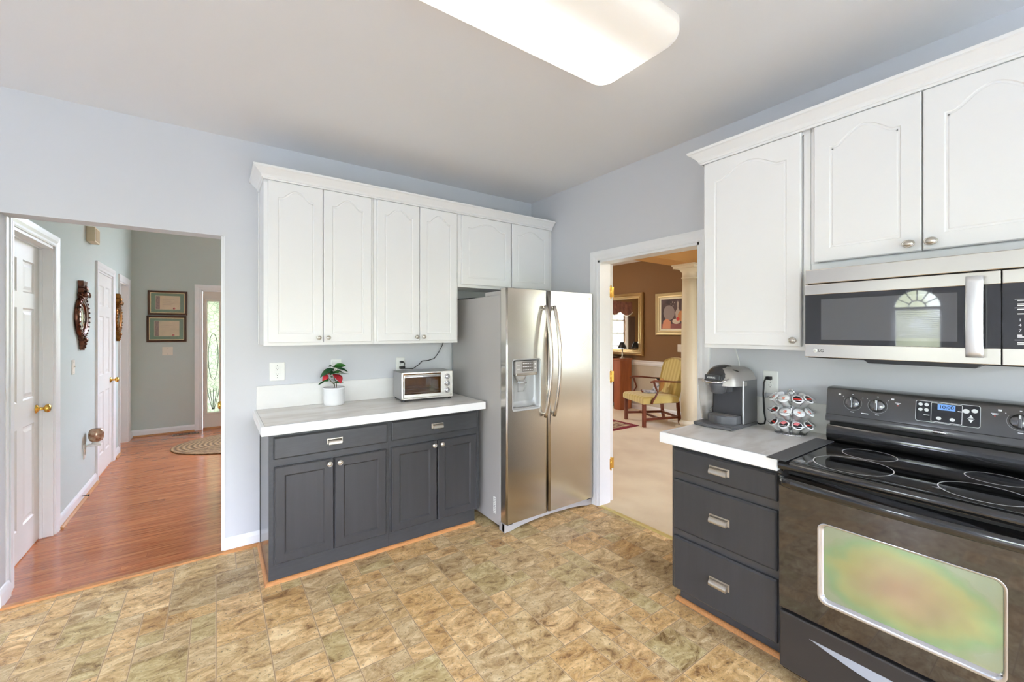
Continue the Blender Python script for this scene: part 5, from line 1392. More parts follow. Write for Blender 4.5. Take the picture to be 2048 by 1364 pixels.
for z in (0.178, 0.124, 0.070):
    M = Matrix.Translation((0.158, -dp, z)) @ Matrix.Rotation(pi / 2, 4, 'X')
    b = Lb(); b.lathe([(0.0235, 0), (0.0235, 0.002), (0.0215, 0.004), (0.018, 0.003), (0.016, 0.014), (0.014, 0.018), (0.0005, 0.018)], M=M, seg=24); ko = b.build('knob', M_chrome, r, local=True)
    b = Lb(); b.box((0.155, -dp - 0.022, z - 0.013), (0.161, -dp - 0.014, z + 0.013), 0.002); b.build('knob_grip', mat('grey_knob_grip', C(150, 150, 152), 0.3, metal=0.5), ko, local=True)
Lb().lathe([(0.004, 0), (0.003, 0.002)], M=Matrix.Translation((0.190, -dp, 0.036)) @ Matrix.Rotation(pi / 2, 4, 'X'), seg=10).build('indicator', M_blkplas, r, local=True)
for x in (-0.185, 0.185):
    for y in (-0.105, 0.095): Lb().box((x - 0.012, y - 0.008, 0.0), (x + 0.012, y + 0.008, 0.017), 0.002).build('foot', M_blkplas, r, local=True)

# =================================================================== COFFEE MAKER
r = thing('coffee_maker', 'dark grey single-cup coffee maker with clear water tank on the right counter', 'coffee maker', (2.39, 1.262, CZ))
kx0, kx1, ky0, ky1 = 2.250, 2.545, 1.150, 1.368      # base plate
M_kg = mat('graphite_plastic', C(98, 98, 101), 0.28, spec=0.5, metal=0.2); M_kd = mat('dark_graphite_plastic', C(58, 58, 61), 0.25); M_ks = mat('silver_trim_plastic', C(168, 163, 159), 0.38, metal=0.5)
def poly_stack(b, layers, smooth=False):
    b.rings([[(x, y, z) for x, y in pts] for pts, z in layers], smooth=smooth)
def kfoot(d=0.0, front=0.0):
    # plan outline: slightly bowed front edge towards -x
    n_ = 8; pts = []
    for k in range(n_ + 1):
        t = k / n_; pts.append((kx0 + d - front * sin(pi * t) + 0.0, ky1 - d - (ky1 - ky0 - 2 * d) * t))
    pts += [(kx1 - d, ky0 + d), (kx1 - d, ky1 - d)]
    return pts
b = B(); poly_stack(b, [(kfoot(0.004, 0.008), CZ + 0.0005), (kfoot(0.0, 0.01), CZ + 0.006), (kfoot(0.0, 0.01), CZ + 0.016), (kfoot(0.006, 0.01), CZ + 0.021)])
b.build('drawer_base', M_kg, r)
# column
bx0 = 2.385
b = B(); b.box((bx0 + 0.004, 1.160, CZ + 0.021), (2.538, 1.335, CZ + 0.262), 0.012, 3); b.build('column', M_kd, r)
b = B(); b.box((bx0 - 0.002, 1.152, CZ + 0.021), (bx0 + 0.014, 1.162, CZ + 0.265), 0.003); b.box((bx0 + 0.005, 1.1505, CZ + 0.021), (2.540, 1.160, CZ + 0.262), 0.003); b.build('side_panel', M_kg, r)
b = B(); b.box((bx0 - 0.006, 1.1465, CZ + 0.021), (bx0 + 0.002, 1.158, CZ + 0.262), 0.003); b.build('corner_trim', mat('bright_silver_edge', C(205, 205, 205), 0.25, metal=0.6), r)
b = B(); n_ = 16
cur = [(bx0, 1.315)] + [(2.345 - 0.050 * sin(pi * k / n_), 1.335 - 0.165 * k / n_) for k in range(n_ + 1)] + [(bx0, 1.165)]
poly_stack(b, [(cur, CZ + 0.021), (cur, CZ + 0.060), ([(x + 0.006 if x < 2.38 else x, y) for x, y in cur], CZ + 0.064)])
b.build('drip_tray', M_kg, r)
b = B()
for k in range(9): b.box((2.315, 1.19 + k * 0.014, CZ + 0.064), (2.380, 1.196 + k * 0.014, CZ + 0.0655))
b.box((2.313, 1.186, CZ + 0.0635), (2.384, 1.312, CZ + 0.0645))
b.build('drip_grate', M_ks, r)
# head: silver shoulder, black lid, nozzle
sh = [(2.300, 1.325), (2.292, 1.30), (2.290, 1.24), (2.302, 1.19), (2.330, 1.165), (2.385, 1.150), (2.530, 1.152), (2.540, 1.20), (2.540, 1.30), (2.530, 1.340), (2.36, 1.345)]
def sc(pts, f, cx=2.43, cy=1.25): return [(cx + (x - cx) * f, cy + (y - cy) * f) for x, y in pts]
b = B(); poly_stack(b, [(sh, CZ + 0.232), (sh, CZ + 0.252), (sc(sh, 0.98), CZ + 0.268), (sc(sh, 0.93), CZ + 0.290), (sc(sh, 0.84), CZ + 0.310), (sc(sh, 0.70), CZ + 0.326), (sc(sh, 0.5), CZ + 0.336)], smooth=False)
hd = b.build('head', M_ks, r, smooth_angle=50)
b = B()   # lid arching from the front handle over the head
for k in range(1): pass
rs = []; n_ = 14
for k in range(n_ + 1):
    t = k / n_; x = 2.272 + 0.20 * t; zt = CZ + 0.272 + 0.072 * sin(pi * min(1, 0.06 + t * 0.72)); w_ = 0.048 + 0.014 * sin(pi * min(1, t * 1.1))
    rs.append([(x, 1.267 + w_ * cos(a), max(CZ + 0.262, zt - 0.028 + 0.030 * sin(a) if sin(a) > 0 else zt - 0.028 + 0.02 * sin(a))) for a in [2 * pi * q / 16 for q in range(16)]])
b.rings(rs); lid = b.build('lid', M_kd, r)
b = B(); b.box((2.262, 1.222, CZ + 0.262), (2.284, 1.310, CZ + 0.294), 0.006, 3); b.build('lid_handle', M_kd, lid)
b = B(); b.tube([(2.30, 1.330, CZ + 0.262), (2.268, 1.322, CZ + 0.258), (2.258, 1.29, CZ + 0.254), (2.256, 1.262, CZ + 0.253), (2.260, 1.23, CZ + 0.254), (2.275, 1.205, CZ + 0.260), (2.305, 1.192, CZ + 0.272)], 0.0055, seg=8); b.build('chrome_band', M_chrome, hd)
b = B(); b.lathe([(0.026, 0), (0.038, 0.008), (0.047, 0.045), (0.050, 0.062)], M=Matrix.Translation((2.322, 1.262, CZ + 0.186)), seg=24); b.box((2.345, 1.215, CZ + 0.195), (2.392, 1.31, CZ + 0.248)); b.build('brew_head', M_kg, r)
b = B(); b.ball((2.375, 1.190, CZ + 0.312), 0.030, (1.0, 0.62, 0.22), M=Matrix.Rotation(0.35, 4, 'Y')); b.build('display', M_blkglass, hd)
text('brand_name', 'KEURIG', 0.0135, M_wmark, lid, (2.2612, 1.268, CZ + 0.278), (0, -1, 0), (0, 0, 1))
# water tank at the left
M_tank = bpy.data.materials.new('smoky_clear_plastic'); M_tank.use_nodes = True
p = M_tank.node_tree.nodes['Principled BSDF']; p.inputs['Base Color'].default_value = C(205, 198, 194); p.inputs['Roughness'].default_value = 0.06; p.inputs['Alpha'].default_value = 0.42
b = B(); tp_ = rrect(2.325, 2.500, 1.3375, 1.392, 0.015, 4); bt_ = rrect(2.345, 2.490, 1.3375, 1.380, 0.012, 4)
b.rings([[(x, y, CZ + 0.022) for x, y in bt_], [(x, y, CZ + 0.246) for x, y in tp_]]); b.build('water_tank', M_tank, r)
b = B(); b.rings([[(x, y, CZ + 0.247) for x, y in tp_], [(x, y, CZ + 0.258) for x, y in tp_]], smooth=False); b.build('tank_lid', M_ks, r)
b = B(); b.rings([[(x, y, CZ + 0.023) for x, y in rrect(2.352, 2.485, 1.340, 1.376, 0.012, 4)], [(x, y, CZ + 0.095) for x, y in rrect(2.350, 2.488, 1.340, 1.380, 0.012, 4)]]); b.build('water', mat('dark_water', C(90, 90, 94), 0.05, alpha=0.7), r)
# cords at the right outlet
b = B(); b.box((2.562, 1.092, 1.181), (2.5925, 1.118, 1.199), 0.003); b.tube([(2.565, 1.105, 1.191), (2.552, 1.112, 1.186), (2.548, 1.118, 1.165), (2.549, 1.122, 1.10), (2.550, 1.118, 1.0), (2.552, 1.112, 0.955), (2.554, 1.118, 0.930), (2.552, 1.14, 0.9245), (2.548, 1.165, 0.928)], 0.0045, seg=8)
b.build('power_cord', M_cord, label='thick black cord from the right outlet down to the coffee maker', cat='cord')
b = B(); b.tube([(2.500, 1.262, 1.3625), (2.52, 1.262, 1.345), (2.560, 1.264, 1.28), (2.575, 1.262, 1.20), (2.580, 1.255, 1.10), (2.580, 1.23, 0.97), (2.572, 1.17, 0.940), (2.572, 1.13, 0.955), (2.580, 1.132, 1.02), (2.582, 1.132, 1.10), (2.586, 1.128, 1.125)], 0.0028, seg=8)
b.build('power_cord', M_plastic, label='thin white cord running from under the cabinet behind the coffee maker', cat='cord')

# =================================================================== POD CAROUSEL
ccx, ccy = 2.474, 0.952
r = thing('pod_carousel', 'chrome wire carousel holding tiers of coffee pods beside the stove', 'pod rack', (ccx, ccy, CZ))
T0 = Matrix.Translation((ccx, ccy, CZ))
b = B(T0)
def ringt(b, R_, z, w_): b.tube([(R_ * cos(2 * pi * k / 36), R_ * sin(2 * pi * k / 36), z) for k in range(37)], w_, seg=7, caps=False)
b.lathe([(0.074, 0.0), (0.076, 0.003), (0.074, 0.006), (0.070, 0.007), (0.0005, 0.007)], seg=36); b.build('base', M_chrome, r)
b = B(T0); b.tube([(0, 0, 0.006), (0, 0, 0.205)], 0.004, seg=8); b.build('post', M_chrome, r)
b = B(T0); b.tube([(0.0, 0.014 * cos(2 * pi * k / 16), 0.216 + 0.016 * sin(2 * pi * k / 16)) for k in range(17)], 0.0035, seg=7); b.build('loop_handle', M_chrome, r)
tiers = (0.038, 0.104, 0.172)
for z in tiers:
    b = B(T0); ringt(b, 0.105, z + 0.016, 0.0016); ringt(b, 0.060, z - 0.016, 0.0016)
    for k in range(9):
        a = 2 * pi * k / 9; b.tube([(0, 0, z - 0.016), (0.060 * cos(a), 0.060 * sin(a), z - 0.016), (0.105 * cos(a), 0.105 * sin(a), z + 0.016)], 0.0014, seg=5)
    b.build('wire_tier', M_chrome, r)
M_pod = mat('white_pod_plastic', C(250, 250, 250), 0.45)
M_lidw = mat('white_foil_lid', C(240, 240, 240), 0.35); M_or = mat('orange_print', C(214, 92, 54), 0.45); M_pk = mat('pink_print', C(226, 128, 132), 0.45)
tiern = ('bottom', 'middle', 'top')
# direction towards the viewer
face_a = math.atan2(-ccy, -ccx)
kinds = {2: {2: 'o', 1: 'o', 0: 'b', -1: 'b'}, 1: {2: 'b', 1: 'o', 0: 'o', -1: 'o'}, 0: {2: 'b', 1: 'p', 0: 'p', -1: 'b'}}
posn = {2: 'nearest the coffee maker', 1: 'second from the coffee maker', 0: 'third from the coffee maker', -1: 'nearest the stove'}
desc = {'o': 'white pod with orange lettering', 'b': 'pod with black and red lid', 'p': 'pod with pink and black lid'}
for ti, z in enumerate(tiers):
    for k in (2, 1, 0, -1, 3, -2, 4, -3, -4):
        a = face_a - (k - 0.5) * 2 * pi / 9 + (0.06 if ti == 1 else -0.03)
        tilt = radians(43)
        M = T0 @ Matrix.Rotation(a, 4, 'Z') @ Matrix.Translation((0.074, 0, z + 0.006)) @ Matrix.Rotation(tilt, 4, 'Y')
        kd = kinds[ti].get(k, 'b')
        if k in posn: lab = '%s, %s, %s carousel tier' % (desc[kd], posn[k], tiern[ti])
        else: lab = 'coffee pod on the far side of the %s tier of the carousel' % tiern[ti]
        o = thing('coffee_pod', lab, 'coffee pod', M @ Vector((0, 0, 0)), 'coffee pods in the carousel')
        b = B(M); b.lathe([(0.0175, -0.024), (0.0185, -0.024), (0.0222, 0.0155), (0.0258, 0.0172), (0.0258, 0.0192), (0.0245, 0.0200)], seg=22, caps=True); b.build('cup', M_pod, o)
        b = B(M); b.lathe([(0.0238, 0.0200), (0.0235, 0.0206), (0.0005, 0.0206)], seg=22); li = b.build('foil_lid', M_lidw, o)
        if k not in posn: continue
        up = (M.to_3x3() @ Vector((-1, 0, 0))); rt = (M.to_3x3() @ Vector((0, 1, 0)))
        if kd == 'o':
            b = B(M)
            for q, (w_, yy) in enumerate(((0.013, -0.007), (0.017, -0.0015), (0.011, 0.004))):
                for e_ in range(3): b.box((yy, -w_ / 2 + e_ * w_ / 3 + 0.0006, 0.0206), (yy + 0.0038, -w_ / 2 + (e_ + 1) * w_ / 3 - 0.0006, 0.0210))
            b.box((-0.008, -0.0012, 0.0206), (0.0085, 0.0012, 0.0209))
            b.build('lid_print', M_or, li)
        else:
            b = B(M); n_ = 20
            pts = [(0.0195 * cos(t_), 0.0195 * sin(t_)) for t_ in [2 * pi * q / n_ for q in range(n_)]]
            b.prism(pts, 0.0206, 0.0209); b.build('lid_print', M_blkplas, li)
            b = B(M)
            if kd == 'b': b.prism([(-0.006, -0.0165), (0.002, -0.0185), (0.006, 0.0165), (-0.002, 0.0185)], 0.0209, 0.0212)
            else: b.prism([(-0.004, -0.018), (-0.017, -0.008), (-0.0185, 0.002), (-0.012, 0.014), (0.002, 0.0)], 0.0209, 0.0212)
            b.build('lid_print', M_rmark if kd == 'b' else M_pk, li)
#@@PART4
# =================================================================== HALL OBJECTS
# framed certificates on the back wall
M_frame = mat('dark_walnut_frame', C(74, 46, 28), 0.35); M_gold = mat('gold_leaf', C(200, 160, 92), 0.3, metal=0.9); M_gold2 = mat('cream_gold_liner', C(226, 206, 160), 0.4)
M_matg = mat('green_mat_board', C(84, 124, 88), 0.7); M_paper = mat('parchment_paper', C(222, 200, 160), 0.7, var=0.12, vscale=15); M_ink = mat('brown_ink', C(110, 78, 60), 0.6)
M_pane = mat('picture_glass', (1, 1, 1, 1), 0.02, spec=0.8, alpha=0.10)
def picture_frame(b, cx, cz, w, h, T, prof):
    pts = [(cx - w / 2, 0, cz - h / 2), (cx - w / 2, 0, cz + h / 2), (cx + w / 2, 0, cz + h / 2), (cx + w / 2, 0, cz - h / 2)]
    P = [T @ Vector(q) for q in pts]; N = T.to_3x3() @ Vector((0, -1, 0))
    side = (P[1] - P[0]).normalized().cross(N); cen = (P[0] + P[2]) / 2
    if side.dot(P[0] - cen) < 0: P = P[::-1]
    b.sweep(prof, P, N, closed=True)
def certificate(label, cx, z0, z1, w):
    T = Matrix.Translation((0, HY - 0.001, 0)); cz = (z0 + z1) / 2; h = z1 - z0
    r = thing('framed_certificate', label, 'picture', (cx, HY - 0.01, z0), 'framed certificates in the hall')
    f = 0.028
    b = B(); picture_frame(b, cx, cz, w - 2 * f, h - 2 * f, T, [(0.0, 0), (0.0, 0.012), (0.006, 0.018), (0.016, 0.022), (0.026, 0.018), (0.028, 0.0)]); b.build('frame', M_frame, r)
    b = B(); picture_frame(b, cx, cz, w - 2 * f - 0.018, h - 2 * f - 0.018, T, [(0.0, 0), (0.0, 0.010), (0.005, 0.013), (0.009, 0.012), (0.009, 0.0)]); b.build('gold_liner', M_gold2, r)
    b = B(T); b.box((cx - w / 2 + f, -0.006, z0 + f), (cx + w / 2 - f, -0.002, z1 - f)); mb = b.build('mat_board', M_matg, r)
    b = B(T); b.box((cx - w / 2 + 0.082, -0.0075, z0 + 0.078), (cx + w / 2 - 0.082, -0.006, z1 - 0.072)); pa_ = b.build('paper', M_paper, r)
    b = B(T); x0 = cx - w / 2 + 0.088
    b.box((x0, -0.0082, z0 + 0.082), (x0 + 0.045, -0.0075, z1 - 0.078))
    pr = b.build('engraved_band', mat('engraving_print', C(150, 110, 92), 0.6, col2=C(92, 52, 48), vscale=60), pa_)
    b = B(T)
    for k in range(4):
        b.box((x0 + 0.075, -0.0082, cz + 0.05 - k * 0.026), (x0 + 0.20 - (k % 2) * 0.03, -0.0075, cz + 0.052 - k * 0.026))
    b.build('text_lines', M_ink, pa_)
    b = B(T)
    M = Matrix.Translation((cx + 0.07, -0.0082, z0 + 0.095)) @ Matrix.Rotation(pi / 2, 4, 'X')
    b.lathe([(0.014, 0), (0.0005, 0.0003)], M=M, seg=14); b.build('seal', M_rmark, pa_)
    b = B(T); b.box((cx - w / 2 + f, -0.0105, z0 + f), (cx + w / 2 - f, -0.0095, z1 - f)); b.build('glass', M_pane, r)
certificate('upper of the two dark-framed certificates with green mats', -0.562, 1.682, 2.025, 0.438)
certificate('lower of the two dark-framed certificates with green mats', -0.572, 1.302, 1.672, 0.440)
plate('light_switch', 'double toggle switch plate below the framed certificates', 'light switch', Matrix.Translation((-0.565, HY, 1.172)), w=0.118, h=0.118, kind='switch', n_t=2, m=M_ivory)
plate('light_switch', 'single ivory toggle switch on the hall wall between the first two doors', 'light switch', THl(4.82, 1.165), w=0.074, h=0.118, kind='switch', m=M_ivory)
# door chime
b = B(); b.box((HX + 0.0005, 5.235, 2.262), (HX + 0.065, 5.425, 2.395), 0.004); r = thing('door_chime', 'beige boxy door chime high on the hall wall', 'door chime', (HX + 0.03, 5.33, 2.262))
b2 = B(); b2.box((HX + 0.0005, 5.235, 2.262), (HX + 0.060, 5.425, 2.395), 0.004); b2.build('chime_box', mat('beige_plastic', C(222, 206, 176), 0.5), r)
b.bm.free()
b = B(); b.box((HX + 0.059, 5.255, 2.275), (HX + 0.0625, 5.405, 2.382)); b.build('grille_panel', mat('tan_speaker_cloth', C(192, 172, 138), 0.8, bump=0.5, bscale=300), r)
# night light with a mosaic glass globe
r = thing('night_light', 'round copper mosaic glass night light plugged in low beside the closed hall door', 'night light', (HX + 0.05, 5.25, 0.43))
nm = mat('copper_mosaic_glass', C(150, 96, 66), 0.18, metal=0.3, spec=0.9, col2=C(206, 178, 150), vscale=30)
b = B(); b.lathe([(0.026, 0.0), (0.042, 0.010), (0.052, 0.038), (0.053, 0.068), (0.047, 0.098), (0.034, 0.114), (0.029, 0.116)], M=Matrix.Translation((HX + 0.064, 5.25, 0.462)), seg=20); b.build('mosaic_globe', nm, r)
b = B(); b.lathe([(0.026, 0), (0.030, 0.01), (0.028, 0.028)], M=Matrix.Translation((HX + 0.064, 5.25, 0.434)), seg=18); b.box((HX + 0.0005, 5.225, 0.425), (HX + 0.10, 5.275, 0.442), 0.004); b.build('bracket', M_plastic, r)
plate('wall_outlet', 'white hall outlet plate under the mosaic night light', 'outlet', THl(5.175, 0.40), w=0.074, h=0.125)
# carved convex mirrors
def carved_mirror(label, y, z, H_, m, mg_):
    r = thing('carved_mirror', label, 'mirror', (HX + 0.03, y, z - H_ * 0.36), 'carved oval mirrors in the hall')
    T = Matrix.Translation((HX + 0.003, y, z)) @ Matrix.Rotation(pi / 2, 4, 'Z') ; S = H_ / 0.62
    # local: x right along the wall, -y out
    b = B(T @ Matrix.Diagonal((S, S, S, 1)))
    R_ = 0.175
    prof = [(0.122, 0.008), (0.124, 0.018), (0.132, 0.024), (0.140, 0.018), (0.147, 0.022), (0.160, 0.032), (0.172, 0.028), (0.180, 0.018), (0.178, 0.0)]
    M = Matrix.Rotation(pi / 2, 4, 'X')
    b.lathe(prof, seg=40, M=M, caps=False)
    for k in range(24):
        a = 2 * pi * k / 24
        b.ball((0.166 * cos(a), -0.029, 0.166 * sin(a)), 0.010, seg=8, rg=6)
    b.build('round_frame', m, r)
    b = B(T @ Matrix.Diagonal((S, S, S, 1)))
    b.prism([(-0.075, 0.165), (0.075, 0.165), (0.088, 0.19), (0.06, 0.215), (0.066, 0.25), (0.052, 0.262), (0.06, 0.29), (0.070, 0.318), (0.03, 0.305), (0.0, 0.318), (-0.03, 0.305), (-0.070, 0.318), (-0.06, 0.29), (-0.052, 0.262), (-0.066, 0.25), (-0.06, 0.215), (-0.088, 0.19)], 0.0, 0.035, M=XZ)
    b.ball((0, -0.034, 0.245), 0.040, (1, 0.55, 0.85)); b.ball((0, -0.040, 0.200), 0.034, (1.3, 0.6, 0.7))
    for sx in (-1, 1):
        b.tube([(sx * 0.02, -0.045, 0.215), (sx * 0.055, -0.05, 0.205), (sx * 0.085, -0.045, 0.185), (sx * 0.098, -0.035, 0.200), (sx * 0.088, -0.03, 0.212)], [0.014, 0.013, 0.011, 0.008, 0.005], seg=8)
    b.build('crest', m, r)
    b = B(T @ Matrix.Diagonal((S, S, S, 1)))
    b.prism([(-0.062, -0.165), (-0.045, -0.20), (-0.028, -0.215), (-0.02, -0.25), (-0.012, -0.262), (-0.016, -0.275), (0, -0.29), (0.016, -0.275), (0.012, -0.262), (0.02, -0.25), (0.028, -0.215), (0.045, -0.20), (0.062, -0.165)], 0.0, 0.03, M=XZ)
    b.ball((0, -0.036, -0.20), 0.03, (1.2, 0.6, 0.8)); b.ball((0, -0.03, -0.235), 0.016); b.ball((0, -0.03, -0.262), 0.011)
    b.build('pendant', m, r)
    b = B(T @ Matrix.Diagonal((S, S, S, 1)))
    b.lathe([(0.124, 0.008), (0.095, 0.016), (0.05, 0.022), (0.0005, 0.024)], seg=32, M=M, caps=False); b.build('convex_glass', mat('mirror_glass', (0.9, 0.92, 0.9, 1), 0.02, metal=1.0), r)
carved_mirror('dark bronze carved mirror nearest the kitchen on the hall wall', 5.02, 1.575, 0.60, mat('dark_bronze', C(72, 48, 40), 0.25, metal=0.7, col2=C(120, 74, 54), vscale=18), None)
carved_mirror('gilded carved mirror partly hidden behind the hall door casing', 6.62, 1.60, 0.56, mat('antique_gilt', C(150, 98, 40), 0.3, metal=0.8, col2=C(110, 66, 26), vscale=18), None)
# braided rug
M_jute = bpy.data.materials.new('braided_jute'); M_jute.use_nodes = True
n = M_jute.node_tree.nodes; L = M_jute.node_tree.links; p = n['Principled BSDF']; p.inputs['Roughness'].default_value = 0.9
tc = n.new('ShaderNodeTexCoord'); mp = n.new('ShaderNodeMapping'); mp.inputs['Scale'].default_value = (1 / 0.95, 1 / 0.62, 0); L.new(tc.outputs['Object'], mp.inputs[0])
ln = n.new('ShaderNodeVectorMath'); ln.operation = 'LENGTH'; L.new(mp.outputs[0], ln.inputs[0])
sn = n.new('ShaderNodeMath'); sn.operation = 'MULTIPLY'; sn.inputs[1].default_value = 110; L.new(ln.outputs['Value'], sn.inputs[0])
s2 = n.new('ShaderNodeMath'); s2.operation = 'SINE'; L.new(sn.outputs[0], s2.inputs[0])
nz = n.new('ShaderNodeTexNoise'); nz.inputs['Scale'].default_value = 40; L.new(tc.outputs['Object'], nz.inputs['Vector'])
ad = n.new('ShaderNodeMath'); ad.operation = 'MULTIPLY_ADD'; ad.inputs[1].default_value = 0.22; L.new(s2.outputs[0], ad.inputs[0]); L.new(nz.outputs['Fac'], ad.inputs[2])
rp = n.new('ShaderNodeValToRGB'); rp.color_ramp.elements[0].position = 0.25; rp.color_ramp.elements[0].color = C(104, 80, 52); rp.color_ramp.elements[1].position = 0.75; rp.color_ramp.elements[1].color = C(168, 134, 92)
L.new(ad.outputs[0], rp.inputs[0]); L.new(rp.outputs[0], p.inputs['Base Color'])
bp = n.new('ShaderNodeBump'); bp.inputs['Distance'].default_value = 0.004; L.new(s2.outputs[0], bp.inputs['Height']); L.new(bp.outputs[0], p.inputs['Normal'])
b = B(Matrix.Translation((0.49, 6.585, 0.0025)))
def ell(f, z, wob=0.0): return [(f * 0.95 * cos(a) * (1 + wob * sin(70 * a)), f * 0.62 * sin(a) * (1 + wob * sin(70 * a)), z) for a in [2 * pi * k / 220 for k in range(220)]]
b.rings([ell(0.985, 0.0), ell(1.0, 0.004, 0.006), ell(0.995, 0.010, 0.006), ell(0.97, 0.013)], caps=True)
b.build('braided_rug', M_jute, label='oval braided jute rug near the front door', cat='rug')
b = B(); b.box((-0.50, 7.42, 0.001), (-0.20, 7.53, 0.006), 0.001)
b.mi = 1
for k in range(18): b.box((-0.492 + k * 0.0163, 7.432, 0.006), (-0.484 + k * 0.0163, 7.518, 0.0068))
b.build('floor_register', [mat('brown_metal_register', C(128, 92, 60), 0.4, metal=0.4), M_dark], label='brown slotted floor register at the foot of the hall back wall', cat='vent')
# small rocks/door stop on hall baseboard
b = B(); b.tube([(HX + 0.012, 5.02, 0.052), (HX + 0.055, 5.02, 0.052)], 0.004, seg=8); b.lathe([(0.008, 0), (0.008, 0.008)], M=Matrix.Translation((HX + 0.053, 5.02, 0.052)) @ Matrix.Rotation(pi / 2, 4, 'Y'), seg=12)
b.build('door_stop', M_cord, label='small door stop on the hall baseboard', cat='door stop')
# pendant lamp in the foyer (above the opening, out of sight; gives the warm light high on the walls)
r = thing('pendant_lamp', 'foyer pendant lamp with a warm glass globe, hanging above the hall out of view', 'lamp', (0.7, 5.6, 3.02))
b = B(); b.tube([(0.7, 5.6, 3.22), (0.7, 5.6, 3.499)], 0.006, seg=8); b.lathe([(0.05, 0), (0.05, 0.02)], M=Matrix.Translation((0.7, 5.6, 3.479)), seg=20); b.build('stem', M_brass, r)
M_globe = mat('warm_glass_globe', C(255, 214, 160), 0.3, emit=C(255, 196, 130), estr=12)
b = B(); b.ball((0.7, 5.6, 3.12), 0.10, seg=20, rg=12); b.build('glass_globe', M_globe, r)

# =================================================================== DINING / LIVING ROOM
M_cream = mat('cream_column_paint', C(238, 232, 212), 0.45)
M_tan = mat('tan_beam_paint', C(206, 160, 100), 0.7)
B().box((LX0 + 0.013, 3.48, 2.45), (LX1, 3.80, 2.741)).build('trim_beam', M_tan, kind='structure')
r = thing('column', 'round cream classical column standing in the room beyond the doorway', 'column', (5.80, 3.59, 0.004))
b = B(); b.box((5.655, 3.445, 0.0045), (5.945, 3.735, 0.05), 0.004); b.lathe([(0.145, 0.05), (0.15, 0.075), (0.142, 0.10), (0.126, 0.105), (0.122, 0.125)], M=Matrix.Translation((5.80, 3.59, 0)), seg=36); b.build('base', M_cream, r)
b = B(); b.lathe([(0.118, 0.12), (0.118, 0.8), (0.114, 1.4), (0.105, 2.0), (0.100, 2.25)], M=Matrix.Translation((5.80, 3.59, 0)), seg=40); b.build('shaft', M_cream, r)
b = B(); b.lathe([(0.100, 2.24), (0.112, 2.245), (0.115, 2.257), (0.104, 2.265), (0.102, 2.33), (0.115, 2.345), (0.14, 2.375), (0.158, 2.39)], M=Matrix.Translation((5.80, 3.59, 0)), seg=36)
b.box((5.63, 3.42, 2.39), (5.97, 3.76, 2.425), 0.003); b.box((5.615, 3.405, 2.425), (5.985, 3.775, 2.4495), 0.004); b.build('capital', M_cream, r)
def TF(y, z=0): return Matrix.Translation((LX1 - 0.001, y, z)) @ Matrix.Rotation(-pi / 2, 4, 'Z')   # far wall: local x -> -Y, -y -> -X
# gilt mirror
r = thing('wall_mirror', 'large gilt-framed mirror above the sideboard, reflecting a curtained window', 'mirror', (6.38, 5.42, 0.99))
T = TF(5.42)
w_, h_ = 1.11, 1.17; zc = 0.995 + h_ / 2
M_gilt = mat('aged_gilt', C(186, 156, 108), 0.32, metal=0.8)
b = B(); picture_frame(b, 0, zc, w_ - 0.22, h_ - 0.22, T, [(0, 0), (0, 0.02), (0.008, 0.028), (0.03, 0.03), (0.04, 0.02), (0.055, 0.022), (0.07, 0.045), (0.09, 0.055), (0.108, 0.045), (0.11, 0.0)]); b.build('frame', M_gilt, r)
b = B(T); b.box((-w_ / 2 + 0.10, -0.012, 0.995 + 0.10), (w_ / 2 - 0.10, -0.004, 0.995 + h_ - 0.10)); b.build('mirror_glass', MATS['mirror_glass'], r)
# painting
r = thing('framed_painting', 'still-life painting in a wide cream and gold frame behind the column', 'picture', (6.38, 4.0, 1.385))
T = TF(4.0); w_, h_ = 1.21, 0.73; zc = 1.385 + h_ / 2
b = B(); picture_frame(b, 0, zc, w_ - 0.16, h_ - 0.16, T, [(0, 0), (0, 0.014), (0.012, 0.018), (0.03, 0.016), (0.05, 0.028), (0.07, 0.034), (0.08, 0.024), (0.08, 0)]); b.build('frame', mat('pale_gold_frame', C(206, 188, 146), 0.35, metal=0.4), r)
b = B(); picture_frame(b, 0, zc, w_ - 0.22, h_ - 0.22, T, [(0, 0), (0, 0.010), (0.02, 0.013), (0.03, 0.012), (0.03, 0)]); b.build('liner', M_cream, r)
b = B(T); b.box((-w_ / 2 + 0.10, -0.008, zc - h_ / 2 + 0.10), (w_ / 2 - 0.10, -0.003, zc + h_ / 2 - 0.10)); cv = b.build('canvas', mat('painted_canvas', C(98, 78, 82), 0.6, col2=C(66, 52, 58), vscale=5), r)
def daub(pts, m, y=-0.0086, name='painted_shape'):
    b = B(T); b.prism([(x, z + zc) for x, z in pts], -(y + 0.0), -(y) + 0.0006, M=XZ); b.build(name, m, cv)
def circ(cx, cz, rx, rz, n_=20): return [(cx + rx * cos(2 * pi * k / n_), cz + rz * sin(2 * pi * k / n_)) for k in range(n_)]
daub([(-0.50, -0.26), (0.50, -0.26), (0.50, -0.17), (-0.50, -0.17)], mat('paint_rose', C(142, 84, 84), 0.6))
daub(circ(-0.34, 0.02, 0.11, 0.13), mat('paint_grey_plate', C(150, 136, 136), 0.6), -0.0092)
daub([(-0.20, -0.10), (-0.22, 0.02), (-0.18, 0.10), (-0.19, 0.18), (-0.17, 0.22), (-0.15, 0.18), (-0.16, 0.10), (-0.12, 0.02), (-0.14, -0.10)], mat('paint_silver', C(190, 176, 168), 0.6), -0.0098)
daub([(-0.47, -0.25), (-0.45, -0.12), (-0.38, -0.08), (-0.30, -0.13), (-0.31, -0.25)], mat('paint_peach', C(214, 148, 118), 0.6), -0.0098)
